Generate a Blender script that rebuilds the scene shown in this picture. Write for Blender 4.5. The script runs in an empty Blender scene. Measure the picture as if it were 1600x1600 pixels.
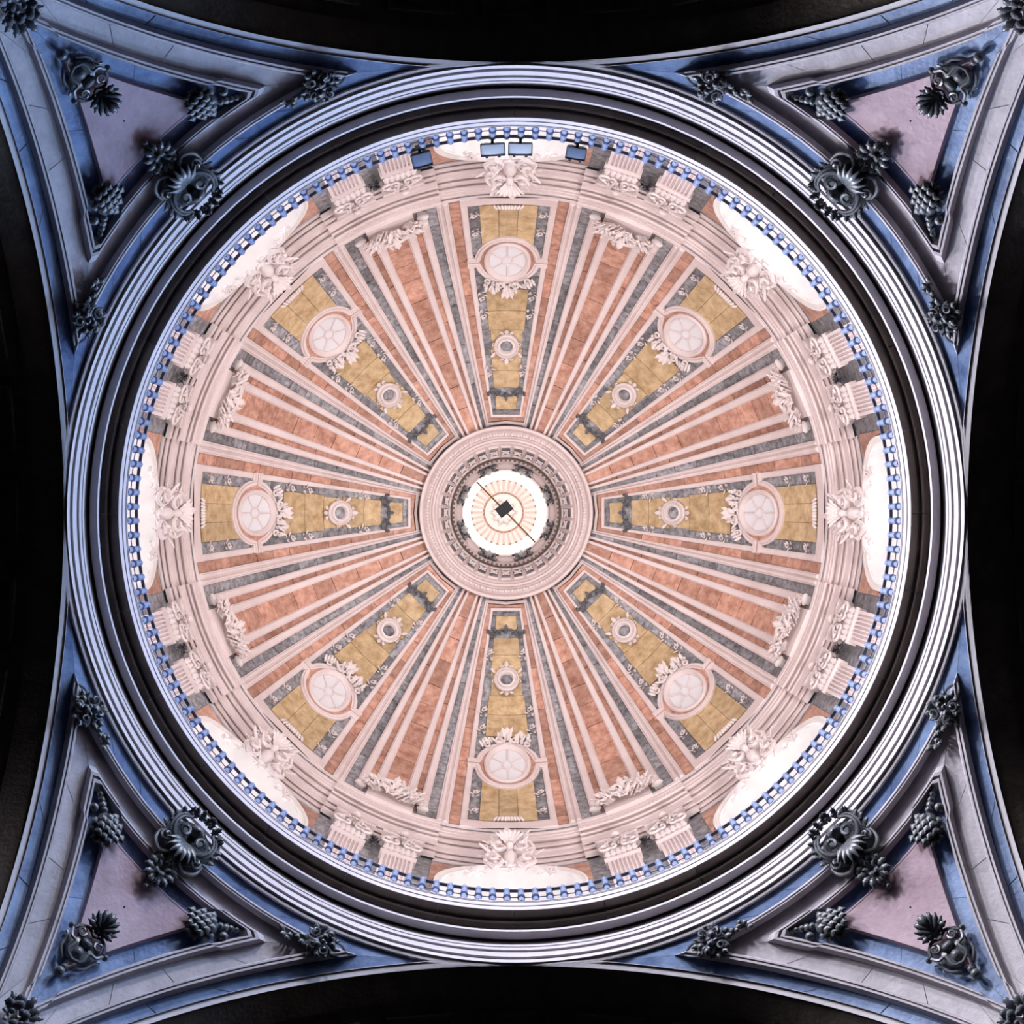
import bpy, math, random
from math import sin, cos, pi, sqrt, atan2, radians
from mathutils import Matrix, Vector

random.seed(7)
scene = bpy.context.scene
COL = scene.collection

# ------------------------------------------------------------------ camera, world, exposure
F = 1933.0          # focal length in pixels of the 1600 px frame
CZ = 1.6            # eye height above the church floor
cam_d = bpy.data.cameras.new('camera')
cam = bpy.data.objects.new('camera', cam_d)
COL.objects.link(cam)
cam_d.sensor_width = 36.0
cam_d.lens = 36.0 * F / 1600.0
cam.location = (-0.359, -0.041, CZ)
cam.rotation_euler = (pi, 0, 0)          # looks straight up, picture x = world x, picture down = world y
cam_d.shift_x = 29.0 / 1600
cam_d.shift_y = -1.0 / 1600
cam_d.clip_end = 200
scene.camera = cam

world = bpy.data.worlds.new('world')
scene.world = world
world.use_nodes = True
world.node_tree.nodes['Background'].inputs[0].default_value = (0.02, 0.03, 0.05, 1)
world.node_tree.nodes['Background'].inputs[1].default_value = 0.0
scene.view_settings.view_transform = 'Standard'
scene.view_settings.look = 'None'
scene.view_settings.gamma = 1.0
scene.view_settings.use_curve_mapping = False
scene.view_settings.exposure = 0.0

# main lights: unseen fill lights added behind the balustrade for the dome, daylight in the drum windows
DOME_FILL_W = [188, 180, 106, 82, 82, 92, 142, 180]     # added fill lights without fixtures, clockwise from quarter to four
DOME_FILL_C = (1.0, 0.91, 0.88)
WIN_W = [350, 340, 370, 720, 600, 640, 540, 370]     # k = 0 right, clockwise in the picture
WIN_C = [(0.36, 0.60, 1.0)] * 3 + [(0.90, 0.92, 1.0)] * 4 + [(0.55, 0.72, 1.0)]


def area_light(name, loc, direction, sx, sy, watt, col, spread=pi):
    d = bpy.data.lights.new(name, 'AREA')
    d.shape = 'RECTANGLE'
    d.size = sx
    d.size_y = sy
    d.energy = watt
    d.color = col
    d.spread = spread
    o = bpy.data.objects.new(name, d)
    COL.objects.link(o)
    o.location = loc
    o.rotation_euler = Vector(direction).to_track_quat('-Z', 'Y').to_euler()
    return o


for k in range(8):
    a = radians(45 * k + 22.5)
    area_light('added_dome_light', (7.2 * cos(a), 7.2 * sin(a), 22.0 + CZ), (-0.95 * cos(a), -0.95 * sin(a), 1),
               1.0, 0.4, DOME_FILL_W[k], DOME_FILL_C, radians(125))
    a = radians(45 * k)
    area_light('window_daylight', (7.9 * cos(a), 7.9 * sin(a), 25.2 + CZ), (-cos(a), -sin(a), -0.62),
               1.8, 1.8, WIN_W[k], WIN_C[k], radians(72))

# ------------------------------------------------------------------ materials


def lin(c):
    return tuple(((x / 255) / 12.92 if x / 255 <= 0.04045 else ((x / 255 + 0.055) / 1.055) ** 2.4) for x in c)


def stone(name, rgb, var=0.18, vein=0.25, scale=3.0, rough=0.6, bump=0.15, metallic=0.0, rgb2=None):
    m = bpy.data.materials.new(name)
    m.use_nodes = True
    nt = m.node_tree
    n = nt.nodes
    L = nt.links
    b = n['Principled BSDF']
    b.inputs['Roughness'].default_value = rough
    b.inputs['Metallic'].default_value = metallic
    geo = n.new('ShaderNodeNewGeometry')
    no = n.new('ShaderNodeTexNoise')
    no.inputs['Scale'].default_value = scale
    no.inputs['Detail'].default_value = 8
    no.inputs['Roughness'].default_value = 0.65
    L.new(geo.outputs['Position'], no.inputs['Vector'])
    ramp = n.new('ShaderNodeValToRGB')
    c = lin(rgb)
    c2 = lin(rgb2) if rgb2 else c
    ramp.color_ramp.elements[0].position = 0.3
    ramp.color_ramp.elements[1].position = 0.7
    ramp.color_ramp.elements[0].color = tuple(x * (1 - vein) for x in c2) + (1,)
    ramp.color_ramp.elements[1].color = tuple(min(1, x * (1 + vein)) for x in c) + (1,)
    L.new(no.outputs['Fac'], ramp.inputs[0])
    oi = n.new('ShaderNodeObjectInfo')
    mr = n.new('ShaderNodeMapRange')
    mr.inputs['To Min'].default_value = 1 - var
    mr.inputs['To Max'].default_value = 1 + var * 0.6
    L.new(oi.outputs['Random'], mr.inputs['Value'])
    vm = n.new('ShaderNodeVectorMath')
    vm.operation = 'SCALE'
    L.new(ramp.outputs[0], vm.inputs[0])
    L.new(mr.outputs[0], vm.inputs['Scale'])
    L.new(vm.outputs[0], b.inputs['Base Color'])
    if bump:
        n2 = n.new('ShaderNodeTexNoise')
        n2.inputs['Scale'].default_value = 14
        n2.inputs['Detail'].default_value = 6
        L.new(geo.outputs['Position'], n2.inputs['Vector'])
        bp = n.new('ShaderNodeBump')
        bp.inputs['Strength'].default_value = bump
        bp.inputs['Distance'].default_value = 0.05
        L.new(n2.outputs['Fac'], bp.inputs['Height'])
        L.new(bp.outputs[0], b.inputs['Normal'])
    return m


def glow(name, rgb, strength):
    m = bpy.data.materials.new(name)
    m.use_nodes = True
    b = m.node_tree.nodes['Principled BSDF']
    b.inputs['Base Color'].default_value = lin(rgb) + (1,)
    b.inputs['Emission Color'].default_value = lin(rgb) + (1,)
    b.inputs['Emission Strength'].default_value = strength
    b.inputs['Roughness'].default_value = 0.3
    return m


M = {
    'white': stone('white_marble', (230, 217, 216), 0.04, 0.05, 1.2, 0.6, 0.03, rgb2=(222, 205, 203)),
    'carved': stone('carved_limestone', (228, 216, 214), 0.05, 0.06, 4.0, 0.7, 0.1),
    'orange': stone('orange_marble', (204, 162, 144), 0.28, 0.24, 4.5, 0.5, 0.08, rgb2=(180, 122, 98)),
    'grey': stone('grey_marble', (158, 158, 162), 0.38, 0.42, 7.0, 0.5, 0.1, rgb2=(98, 100, 108)),
    'yellow': stone('yellow_marble', (206, 183, 146), 0.14, 0.22, 4.0, 0.5, 0.08, rgb2=(186, 152, 106)),
    'blue': stone('blue_marble', (110, 130, 166), 0.12, 0.25, 1.6, 0.5, 0.15, rgb2=(40, 74, 130)),
    'frame': stone('grey_limestone', (164, 156, 163), 0.12, 0.20, 3.0, 0.65, 0.2),
    'pink': stone('pink_marble', (168, 143, 154), 0.03, 0.16, 1.2, 0.5, 0.12, rgb2=(148, 118, 131)),
    'plaster': stone('white_plaster', (236, 230, 226), 0.03, 0.06, 2.0, 0.7, 0.05),
    'pale': stone('pale_limestone', (180, 173, 179), 0.06, 0.10, 2.0, 0.6, 0.12),
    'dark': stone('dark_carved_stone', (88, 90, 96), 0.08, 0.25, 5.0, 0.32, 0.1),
    'shade': stone('shade_darkened_stone', (128, 114, 106), 0.16, 0.2, 2.0, 0.7, 0.15),  # soffit stone darkened in colour to stand for missing light
    'dull_brown': stone('dull_brown_stone', (108, 96, 88), 0.1, 0.3, 2.0, 0.8, 0.2),  # one even brown-grey for the vaults and the dentil ring
    'iron': stone('black_iron', (22, 20, 20), 0, 0.1, 4, 0.5, 0),
    'brass': stone('dull_brass', (150, 112, 60), 0, 0.1, 4, 0.4, 0, metallic=0.6),
    'glass': glow('daylit_glass', (220, 218, 222), 0.10),
    'lantern_glass': glow('bright_lantern_glass', (255, 250, 248), 1.2),
    'drum_glass': glow('bright_drum_glass', (250, 250, 255), 1.4),
    'faint': stone('faint_pink_stone', (214, 190, 182), 0.05, 0.08, 2.0, 0.6, 0.05),
    'lens_dark': stone('deep_blue_floodlight_glass', (112, 126, 152), 0.02, 0.15, 1.0, 0.25, 0),
    'lens': stone('floodlight_glass', (196, 202, 214), 0.02, 0.15, 1.0, 0.25, 0),
    'housing': stone('floodlight_housing', (40, 46, 58), 0, 0.1, 1.0, 0.5, 0),
    'railing': stone('dark_handrail_stone', (70, 78, 100), 0, 0.1, 3.0, 0.5, 0.05),
    'rail': stone('blue_grey_baluster_stone', (120, 134, 168), 0.1, 0.15, 3.0, 0.55, 0.1),
    'floor': stone('floor_stone', (50, 46, 44), 0, 0.3, 0.6, 0.5, 0.05),
}

# ------------------------------------------------------------------ mesh helpers


class MB:
    def __init__(s):
        s.v, s.f, s.m = [], [], []

    def grid(s, rows, mat=0, close=False):
        n = len(rows[0])
        b = len(s.v)
        for r in rows:
            s.v.extend(tuple(p) for p in r)
        for i in range(len(rows) - 1):
            for j in range(n if close else n - 1):
                j2 = (j + 1) % n
                s.f.append((b + i * n + j, b + i * n + j2, b + (i + 1) * n + j2, b + (i + 1) * n + j))
                s.m.append(mat)

    def face(s, pts, mat=0):
        b = len(s.v)
        s.v.extend(tuple(p) for p in pts)
        s.f.append(tuple(range(b, b + len(pts))))
        s.m.append(mat)

    def box(s, c, size, mat=0, rot=0.0, tilt=0.0):
        R = Matrix.Rotation(rot, 3, 'Z') @ Matrix.Rotation(tilt, 3, 'X')
        h = [x / 2 for x in size]
        P = [Vector(c) + R @ Vector((sx * h[0], sy * h[1], sz * h[2])) for sz in (-1, 1) for sy in (-1, 1) for sx in (-1, 1)]
        b = len(s.v)
        s.v.extend(tuple(p) for p in P)
        for q in ((0, 1, 3, 2), (4, 6, 7, 5), (0, 4, 5, 1), (2, 3, 7, 6), (0, 2, 6, 4), (1, 5, 7, 3)):
            s.f.append(tuple(b + i for i in q))
            s.m.append(mat)

    def tube(s, path, rad, seg=6, mat=0, closed=False):
        P = [Vector(p) for p in path]
        n = len(P)
        rows = []
        for i in range(n):
            a = P[(i - 1) % n] if (closed or i > 0) else P[0]
            c = P[(i + 1) % n] if (closed or i < n - 1) else P[-1]
            t = (c - a)
            t = t.normalized() if t.length > 1e-9 else Vector((1, 0, 0))
            up = Vector((0, 0, 1)) if abs(t.z) < 0.9 else Vector((1, 0, 0))
            x = t.cross(up).normalized()
            y = x.cross(t)
            r = rad(i / max(1, n - 1)) if callable(rad) else rad
            rows.append([P[i] + (x * cos(2 * pi * k / seg) + y * sin(2 * pi * k / seg)) * r for k in range(seg)])
        if closed:
            rows.append(rows[0])
        s.grid(rows, mat, True)
        if not closed:
            s.face(rows[0], mat)
            s.face(rows[-1], mat)

    def blob(s, c, r, rot=0.0, seg=8, rings=5, mat=0, rough=0.0):
        if not isinstance(r, (tuple, list)):
            r = (r, r, r)
        ca, sa = cos(rot), sin(rot)
        rows = []
        for i in range(rings + 1):
            th = pi * i / rings
            row = []
            for k in range(seg):
                ph = 2 * pi * k / seg
                q = 1 + rough * (random.random() - 0.5)
                x, y, z = r[0] * sin(th) * cos(ph) * q, r[1] * sin(th) * sin(ph) * q, r[2] * cos(th) * q
                row.append((c[0] + x * ca - y * sa, c[1] + x * sa + y * ca, c[2] + z))
            rows.append(row)
        s.grid(rows, mat, True)

    def leaf(s, base, ang, length, width, lift=0.08, curl=0.06, lobes=3, w0=0.02, mat=0):
        d = (cos(ang), sin(ang))
        e = (-d[1], d[0])
        rows = []
        N = 7
        for i in range(N + 1):
            t = i / N
            ww = width * 0.5 * max(0.08, sin(pi * (0.12 + 0.86 * t)) ** 0.8) * (1 + 0.28 * sin(2 * pi * lobes * t))
            z = w0 + lift * sin(pi * min(1, t * 0.75)) + curl * t * t
            row = []
            for q, dz in ((-1, -0.35), (-0.5, 0.05), (0, 0.25), (0.5, 0.05), (1, -0.35)):
                row.append((base[0] + d[0] * length * t + e[0] * ww * q, base[1] + d[1] * length * t + e[1] * ww * q,
                            z + dz * width * 0.5 * (1 - 0.5 * t)))
            rows.append(row)
        s.grid(rows, mat)

    def spiral(s, c, r0, r1, turns, start, sgn, tr, w0=0.03, w1=0.10, mat=0, seg=6, n=22):
        path = []
        for i in range(n + 1):
            t = i / n
            r = r0 + (r1 - r0) * t ** 0.8
            a = start + sgn * 2 * pi * turns * t
            path.append((c[0] + r * cos(a), c[1] + r * sin(a), w0 + (w1 - w0) * t))
        s.tube(path, lambda t: tr * (1 - 0.35 * t), seg, mat)

    def curve(s, pts, tr, mat=0, seg=6, n=16):
        """a tube through a Catmull-Rom curve"""
        P = [Vector(p) for p in pts]
        P = [P[0] * 2 - P[1]] + P + [P[-1] * 2 - P[-2]]
        path = []
        for i in range(1, len(P) - 2):
            for k in range(max(2, n // (len(P) - 3))):
                t = k / max(2, n // (len(P) - 3))
                p0, p1, p2, p3 = P[i - 1:i + 3]
                path.append(0.5 * ((2 * p1) + (p2 - p0) * t + (2 * p0 - 5 * p1 + 4 * p2 - p3) * t * t + (3 * p1 - p0 - 3 * p2 + p3) * t ** 3))
        path.append(P[-2])
        s.tube(path, tr, seg, mat)

    def lathe(s, prof, seg=12, mat=0, c=(0, 0, 0)):
        s.grid([[(c[0] + r * cos(2 * pi * k / seg), c[1] + r * sin(2 * pi * k / seg), c[2] + z) for k in range(seg)] for r, z in prof], mat, True)

    def bend(s, R):
        """lay a flat ornament on the inside of a sphere of radius R"""
        s.v = [(x, y, z + (x * x + y * y) / (2 * R)) for x, y, z in s.v]
        return s

    def mesh(s, name, mats, smooth=38):
        me = bpy.data.meshes.new(name)
        me.from_pydata([tuple(p) for p in s.v], [], s.f)
        for m in (mats if isinstance(mats, (list, tuple)) else [mats]):
            me.materials.append(M[m])
        if any(s.m):
            me.polygons.foreach_set('material_index', s.m)
        if smooth:
            me.polygons.foreach_set('use_smooth', [True] * len(s.f))
            me.update()
            me.set_sharp_from_angle(angle=radians(smooth))
        me.update()
        return me

    def center(s):
        lo = [min(p[i] for p in s.v) for i in range(3)]
        hi = [max(p[i] for p in s.v) for i in range(3)]
        return Vector([(lo[i] + hi[i]) / 2 for i in range(3)])


def add(name, me, parent=None, mw=None):
    o = bpy.data.objects.new(name, me)
    COL.objects.link(o)
    if parent is not None:
        o.parent = parent
    if mw is not None:
        o.matrix_local = mw
    return o


def tag(o, label=None, cat=None, group=None, kind=None):
    if label:
        o['label'] = label
    if cat:
        o['category'] = cat
    if group:
        o['group'] = group
    if kind:
        o['kind'] = kind
    return o


def islands(mb):
    """the separate pieces of a builder, each as a builder of its own"""
    par = list(range(len(mb.v)))

    def find(i):
        while par[i] != i:
            par[i] = par[par[i]]
            i = par[i]
        return i
    for f in mb.f:
        for q in f[1:]:
            par[find(q)] = find(f[0])
    out = {}
    for f, m in zip(mb.f, mb.m):
        out.setdefault(find(f[0]), []).append((f, m))
    res = []
    for fs in out.values():
        b = MB()
        idx = {}
        for f, m in fs:
            g = []
            for i in f:
                if i not in idx:
                    idx[i] = len(b.v)
                    b.v.append(mb.v[i])
                g.append(idx[i])
            b.f.append(tuple(g))
            b.m.append(m)
        res.append(b)
    return res


def split_meshes(name, mb, mat):
    return [(name, b.mesh(name, mat)) for b in islands(mb)]


def add_stuff(name, me, parent):
    """fine carving whose leaves are too small to pick apart: one part"""
    o = add(name, me, parent)
    o['kind'] = 'stuff'
    return o


def foliage(mb, rg, pts, n, size, w0, w1, centre=(0, 0)):
    """dense carved foliage: small leaves turned outward, berries and curls scattered over the given spots"""
    for i in range(n):
        x, y = pts(rg)
        a = atan2(y - centre[1], x - centre[0]) + rg.uniform(-0.7, 0.7)
        w = rg.uniform(w0, w1)
        k = rg.random()
        if k < 0.6:
            mb.leaf((x, y), a, size * rg.uniform(0.8, 1.4), size * rg.uniform(0.5, 0.75), size * 0.4, size * 0.4, w0=w)
        elif k < 0.82:
            mb.blob((x, y, w + size * 0.2), size * rg.uniform(0.22, 0.34), seg=6, rings=4)
        else:
            mb.spiral((x, y), size * 0.42, size * 0.1, 1.3, a, rg.choice((-1, 1)), size * 0.12, w, w + size * 0.35, seg=5, n=12)


def Rz(deg):
    return Matrix.Rotation(radians(deg), 4, 'Z')


def ring_copies(mb, name, mats, parent, angles, smooth=38):
    """one mesh modelled in world space, repeated about the dome axis; each copy has its own origin"""
    c = mb.center()
    mb.v = [(x - c.x, y - c.y, z - c.z) for x, y, z in mb.v]
    me = mb.mesh(name, mats, smooth)
    return [add(name, me, parent, Rz(a) @ Matrix.Translation(c)) for a in angles]


def single(mb, name, mats, parent=None, smooth=38):
    return ring_copies(mb, name, mats, parent, [0], smooth)[0]


K8 = [45 * k for k in range(8)]
K8H = [45 * k + 22.5 for k in range(8)]
CLOCK = ["three o'clock", "half past four", "six o'clock", "half past seven", "nine o'clock", "half past ten", "twelve o'clock", "half past one"]
CLOCKH = ["quarter to four", "quarter past five", "quarter to seven", "quarter past eight", "quarter to ten", "quarter past eleven",
          "quarter to one", "quarter past two"]
QUAD = ['lower right', 'lower left', 'upper left', 'upper right']
COMPASS = ['southeast', 'southwest', 'northwest', 'northeast']

# ------------------------------------------------------------------ dome geometry
RD = 7.3
HB = 28.4


def px_of_phi(p):
    return F * RD * cos(p) / (HB + RD * sin(p))


def phi(px):
    lo, hi = -0.3, pi / 2
    for _ in range(40):
        mid = (lo + hi) / 2
        if px_of_phi(mid) > px:
            lo = mid
        else:
            hi = mid
    return lo


def D(deg, px, off):
    p = phi(px)
    r = (RD - off)
    a = radians(deg)
    return (r * cos(p) * cos(a), r * cos(p) * sin(a), CZ + HB + r * sin(p))


def W(r, h, deg=0.0):
    a = radians(deg)
    return (r * cos(a), r * sin(a), h + CZ)


def span(a, b, n):
    return [a + (b - a) * i / n for i in range(n + 1)]


def dome_strip(mb, prof, pxs, mat=0):
    rows = [[D(a, px, off) for a, off in prof] for px in pxs]
    mb.grid(rows, mat)
    mb.face(rows[0], mat)
    mb.face(rows[-1], mat)


def lathe_ring(mb, prof, seg=192, a0=0, a1=360, mat=0, caps=False):
    full = abs(a1 - a0 - 360) < 1e-6
    angs = span(a0, a1, seg)
    if full:
        angs = angs[:-1]
    rows = [[W(r, h, a) for a in angs] for r, h in prof]
    mb.grid(rows, mat, full)
    if caps and not full:
        for j in (0, -1):
            back = [W(max(r for r, _ in prof) + 0.25, prof[-1][1], angs[j]), W(max(r for r, _ in prof) + 0.25, prof[0][1], angs[j])]
            mb.face([r[j] for r in rows] + back, mat)


# the dome shell
mb = MB()
lathe_ring(mb, [(RD * cos(p), HB + RD * sin(p)) for p in span(-0.02, phi(128), 28)], 128)
ceiling = single(mb, 'ceiling', 'grey')
ceiling.location = ceiling.location
tag(ceiling, 'marble dome of white ribs and grey, orange and yellow bays around the lantern', kind='structure')
CI = Matrix.Translation(-ceiling.location)


class DomeParent:
    pass


def dome_part(mb, name, mats, angles, smooth=38):
    c = mb.center()
    mb.v = [(x - c.x, y - c.y, z - c.z) for x, y, z in mb.v]
    me = mb.mesh(name, mats, smooth)
    return [add(name, me, ceiling, CI @ Rz(a) @ Matrix.Translation(c)) for a in angles]


def blocks(name, mat, a0, a1, p0, p1, n, off, angles, gapdeg=0.05, jitter=0.25, crown=0.0):
    """a strip of marble along the meridian, cut in n stones with open joints"""
    rnd = random.Random(int(a0 * 100 + p0))
    cuts = [phi(p0) + (phi(p1) - phi(p0)) * i / n for i in range(n + 1)]
    d = (cuts[1] - cuts[0])
    cuts = [c if i in (0, n) else c + d * jitter * (rnd.random() - 0.5) for i, c in enumerate(cuts)]
    for i in range(n):
        q0 = px_of_phi(cuts[i] + 0.0013)
        q1 = px_of_phi(cuts[i + 1] - 0.0013)
        o = off + 0.012 * (rnd.random() - 0.5)
        mb = MB()
        mid = (a0 + a1) / 2
        dome_strip(mb, [(a0 + gapdeg, o - 0.06), (a0 + gapdeg, o), (mid, o + crown), (a1 - gapdeg, o), (a1 - gapdeg, o - 0.06)], span(q0, q1, 3))
        dome_part(mb, name, mat, angles, 20)


def rib(name, a0, a1, p0, p1, off, angles, mat='white', style=0):
    """a moulded marble rib along the meridian"""
    mb = MB()
    w = a1 - a0
    if style == 0:
        prof = [(0, -0.05), (0, 0.75), (0.14, 0.75), (0.17, 1), (0.83, 1), (0.86, 0.75), (1, 0.75), (1, -0.05)]
    else:      # double rib with a hollow in the middle
        prof = [(0, -0.05), (0, 0.7), (0.12, 0.7), (0.16, 1), (0.34, 1), (0.42, 0.5), (0.52, 0.5), (0.6, 1), (0.84, 1), (0.88, 0.7), (1, 0.7), (1, -0.05)]
    dome_strip(mb, [(a0 + w * t, off * q) for t, q in prof], span(p0, p1, 30))
    dome_part(mb, name, mat, angles, 25)


for s in (-1, 1):
    def A(x, y):
        return (x, y) if s > 0 else (-y, -x)
    rib('fillet', *A(7.7, 9.0), 489, 152, 0.07, K8)
    blocks('orange_stone', 'orange', *A(9.0, 11.1), 495, 148, 13, 0.025, K8)
    rib('rib', *A(11.1, 13.4), 496, 138, 0.10, K8, style=1)
    blocks('grey_stone', 'grey', *A(13.4, 15.4), 496, 138, 13, 0.03, K8)
    rib('broad_rib', *A(15.4, 17.1), 490, 134, 0.17, K8)
    blocks('inner_orange_stone', 'orange', *A(17.1, 18.4), 482, 134, 9, 0.06, K8)
    rib('inner_rib', *A(18.4, 20.2), 486, 134, 0.21, K8)
    blocks('border_stone', 'grey', *A(5.6, 7.7), 487, 162, 9, 0.02, K8)
blocks('centre_orange_stone', 'orange', -2.35, 2.35, 476, 134, 10, 0.15, K8H, crown=0.015)

mb = MB()
dome_strip(mb, [(-4.6, -0.03), (-4.6, 0.10), (-2.3, 0.12), (0, 0.12), (2.3, 0.12), (4.6, 0.10), (4.6, -0.03)], [498, 496, 486, 477])
dome_part(mb, 'plinth', 'white', K8H)
# inner end of each yellow bay: fillet, orange and grey border turn across
mb = MB()
dome_strip(mb, [(-9.0, -0.03), (-9.0, 0.07), (9.0, 0.07), (9.0, -0.03)], [156, 155, 153, 152])
dome_part(mb, 'cross_fillet', 'white', K8)
mb = MB()
dome_strip(mb, [(-10.9, -0.03), (-10.9, 0.03), (0, 0.03), (10.9, 0.03), (10.9, -0.03)], [151.5, 150, 147, 145.5])
dome_part(mb, 'cross_orange_stone', 'orange', K8)
mb = MB()
dome_strip(mb, [(-13.0, -0.03), (-13.0, 0.1), (0, 0.1), (13.0, 0.1), (13.0, -0.03)], [145, 144, 142, 141])
dome_part(mb, 'cross_rib', 'white', K8)
mb = MB()
dome_strip(mb, [(-7.6, -0.03), (-7.6, 0.02), (0, 0.02), (7.6, 0.02), (7.6, -0.03)], [162, 161, 158, 156.5])
dome_part(mb, 'end_border_stone', 'grey', K8)

# yellow panels: outer one in three slabs, long one in five, end one
for i in range(3):
    a0, a1 = -5.5 + 11 * i / 3, -5.5 + 11 * (i + 1) / 3
    mb = MB()
    dome_strip(mb, [(a0 + 0.04, -0.02), (a0 + 0.04, 0.045), (a1 - 0.04, 0.045), (a1 - 0.04, -0.02)], span(484, 418, 5))
    dome_part(mb, 'yellow_slab', 'yellow', K8)
cuts = [352, 318, 288, 258, 224, 197]
for i in range(5):
    q0, q1 = cuts[i] - 0.3, cuts[i + 1] + 0.3
    mb = MB()
    if i == 2:     # notched beside the medallion
        dome_strip(mb, [(-5.0, -0.02), (-5.0, 0.045), (0, 0.045), (5.0, 0.045), (5.0, -0.02)], span(q0, q1, 4))
    else:
        dome_strip(mb, [(-5.5, -0.02), (-5.5, 0.045), (0, 0.045), (5.5, 0.045), (5.5, -0.02)], span(q0, q1, 4))
    dome_part(mb, 'yellow_slab', 'yellow', K8)
mb = MB()
dome_strip(mb, [(-5.3, -0.02), (-5.3, 0.045), (0, 0.045), (5.3, 0.045), (5.3, -0.02)], span(184, 163, 4))
dome_part(mb, 'yellow_slab', 'yellow', K8)
mb = MB()
dome_strip(mb, [(-9.0, -0.02), (-9.0, 0.06), (-4.5, 0.06), (0, 0.06), (4.5, 0.06), (9.0, 0.06), (9.0, -0.02)], [497, 495, 490, 487])
dome_part(mb, 'foot_fillet', 'white', K8)


def frame_at(p, n, v):
    """matrix whose x is tangential, y is v, z is the inward normal n"""
    n = Vector(n).normalized()
    v = Vector(v)
    v = (v - n * v.dot(n)).normalized()
    u = v.cross(n)
    m = Matrix((u, v, n)).transposed().to_4x4()
    m.translation = Vector(p)
    return m


def dome_frame(deg, px, off=0.0):
    p = Vector(D(deg, px, off))
    c = Vector((0, 0, CZ + HB))
    n = (c - p).normalized()
    return frame_at(p, n, (0, 0, 1))


# small carved sprigs on the grey borders and volutes at the feet of the ribs
mb = MB()
foliage(mb, random.Random(4), lambda r: (r.uniform(-0.07, 0.07), r.uniform(-0.12, 0.12)), 12, 0.085, 0.02, 0.06)
mb.spiral((0.0, 0.12), 0.05, 0.01, 1.2, -pi / 2, 1, 0.018, n=10, seg=5)
me_sprig = mb.mesh('sprig', 'carved')
for k in range(8):
    for s in (-1, 1):
        for px in (474, 446, 344, 316, 226):
            add('sprig', me_sprig, ceiling, CI @ dome_frame(45 * k + s * 6.6, px, 0.02))
mb = MB()
mb.spiral((0, 0.02), 0.11, 0.02, 1.5, -pi / 2, 1, 0.03, 0.05, 0.14, n=18)
mb.blob((0, -0.1, 0.05), (0.15, 0.06, 0.08))
mb.leaf((0, 0.05), pi / 2, 0.32, 0.18, 0.1, 0.05)
mb.blob((0.0, 0.02, 0.1), 0.045)
me_vol = mb.mesh('volute', 'carved')
for k in range(8):
    for s in (-1, 1):
        for a, px, o in ((16.25, 488, 0.08), (19.3, 485, 0.12)):
            m = dome_frame(45 * k + s * a, px, o)
            if s < 0:
                m = m @ Matrix.Scale(-1, 4, (1, 0, 0))
            add('volute', me_vol, ceiling, CI @ m)

# ------------------------------------------------------------------ oval dome windows
WC = 399


def sweep_flat(mb, path, prof, mat=0):
    """sweep a (side, height) profile along a path in the local plane"""
    P = [Vector((x, y)) for x, y in path]
    rows = []
    for i, p in enumerate(P):
        a = P[max(0, i - 1)]
        c = P[min(len(P) - 1, i + 1)]
        t = (c - a).normalized()
        e = Vector((-t.y, t.x))
        rows.append([(p.x + e.x * q, p.y + e.y * q, z) for q, z in prof])
    mb.grid(rows, mat)
    mb.face(rows[0], mat)
    mb.face(rows[-1], mat)


def ell(rx, ry, a0, a1, n, c=(0, 0)):
    return [(c[0] + rx * cos(t), c[1] + ry * sin(t)) for t in span(a0, a1, n)]


FP = [(-0.075, 0), (-0.075, 0.10), (-0.04, 0.10), (-0.025, 0.15), (0.03, 0.15), (0.045, 0.10), (0.075, 0.10), (0.075, 0)]
win_meshes = {}
mb = MB()     # outer half: v < 0 points to the springing
sweep_flat(mb, [(-1.02, -0.06), (-0.85, -0.06)] + ell(0.76, 0.92, pi + 0.06, 2 * pi - 0.06, 26, (0, 0)) + [(0.85, -0.06), (1.02, -0.06)], FP)
me_wtop = mb.bend(RD).mesh('window_hood', 'white', 30)
mb = MB()
sweep_flat(mb, [(-1.02, 0.14), (-0.85, 0.14)] + ell(0.76, 0.80, pi - 0.17, 0.17, 26) + [(0.85, 0.14), (1.02, 0.14)], FP)
me_wbot = mb.bend(RD).mesh('window_apron', 'white', 30)
mb = MB()
mb.grid([[(rx * cos(t), ry * sin(t), 0.075) for t in span(0, 2 * pi, 40)[:-1]] for rx, ry in ((0.76, 0.86), (0.55, 0.7))], 0, True)
mb.box((-0.9, 0.04, 0.05), (0.34, 0.15, 0.05))
mb.box((0.9, 0.04, 0.05), (0.34, 0.15, 0.05))
me_wor = mb.bend(RD).mesh('orange_surround', 'orange', 30)
mb = MB()
e1 = [(0.60, 0.78, 0.07), (0.60, 0.78, 0.13), (0.565, 0.74, 0.17), (0.53, 0.70, 0.17), (0.50, 0.66, 0.13), (0.47, 0.62, 0.11), (0.46, 0.61, 0.03)]
mb.grid([[(rx * cos(2 * pi * k / 40), ry * sin(2 * pi * k / 40), z) for k in range(40)] for rx, ry, z in e1], 0, True)
me_wring = mb.bend(RD).mesh('window_ring', 'white', 30)
mb = MB()
for k in range(6):
    t = 2 * pi * k / 6 + pi / 6
    mb.tube([(0.13 * cos(t), 0.17 * sin(t), 0.095), (0.46 * cos(t), 0.61 * sin(t), 0.095)], 0.022, 5)
mb.tube([(0.13 * cos(2 * pi * k / 16), 0.17 * sin(2 * pi * k / 16), 0.095) for k in range(16)], 0.022, 5, closed=True)
bars = [m for _, m in split_meshes('glazing_bar', mb.bend(RD), 'white')]
panes = []
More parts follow.
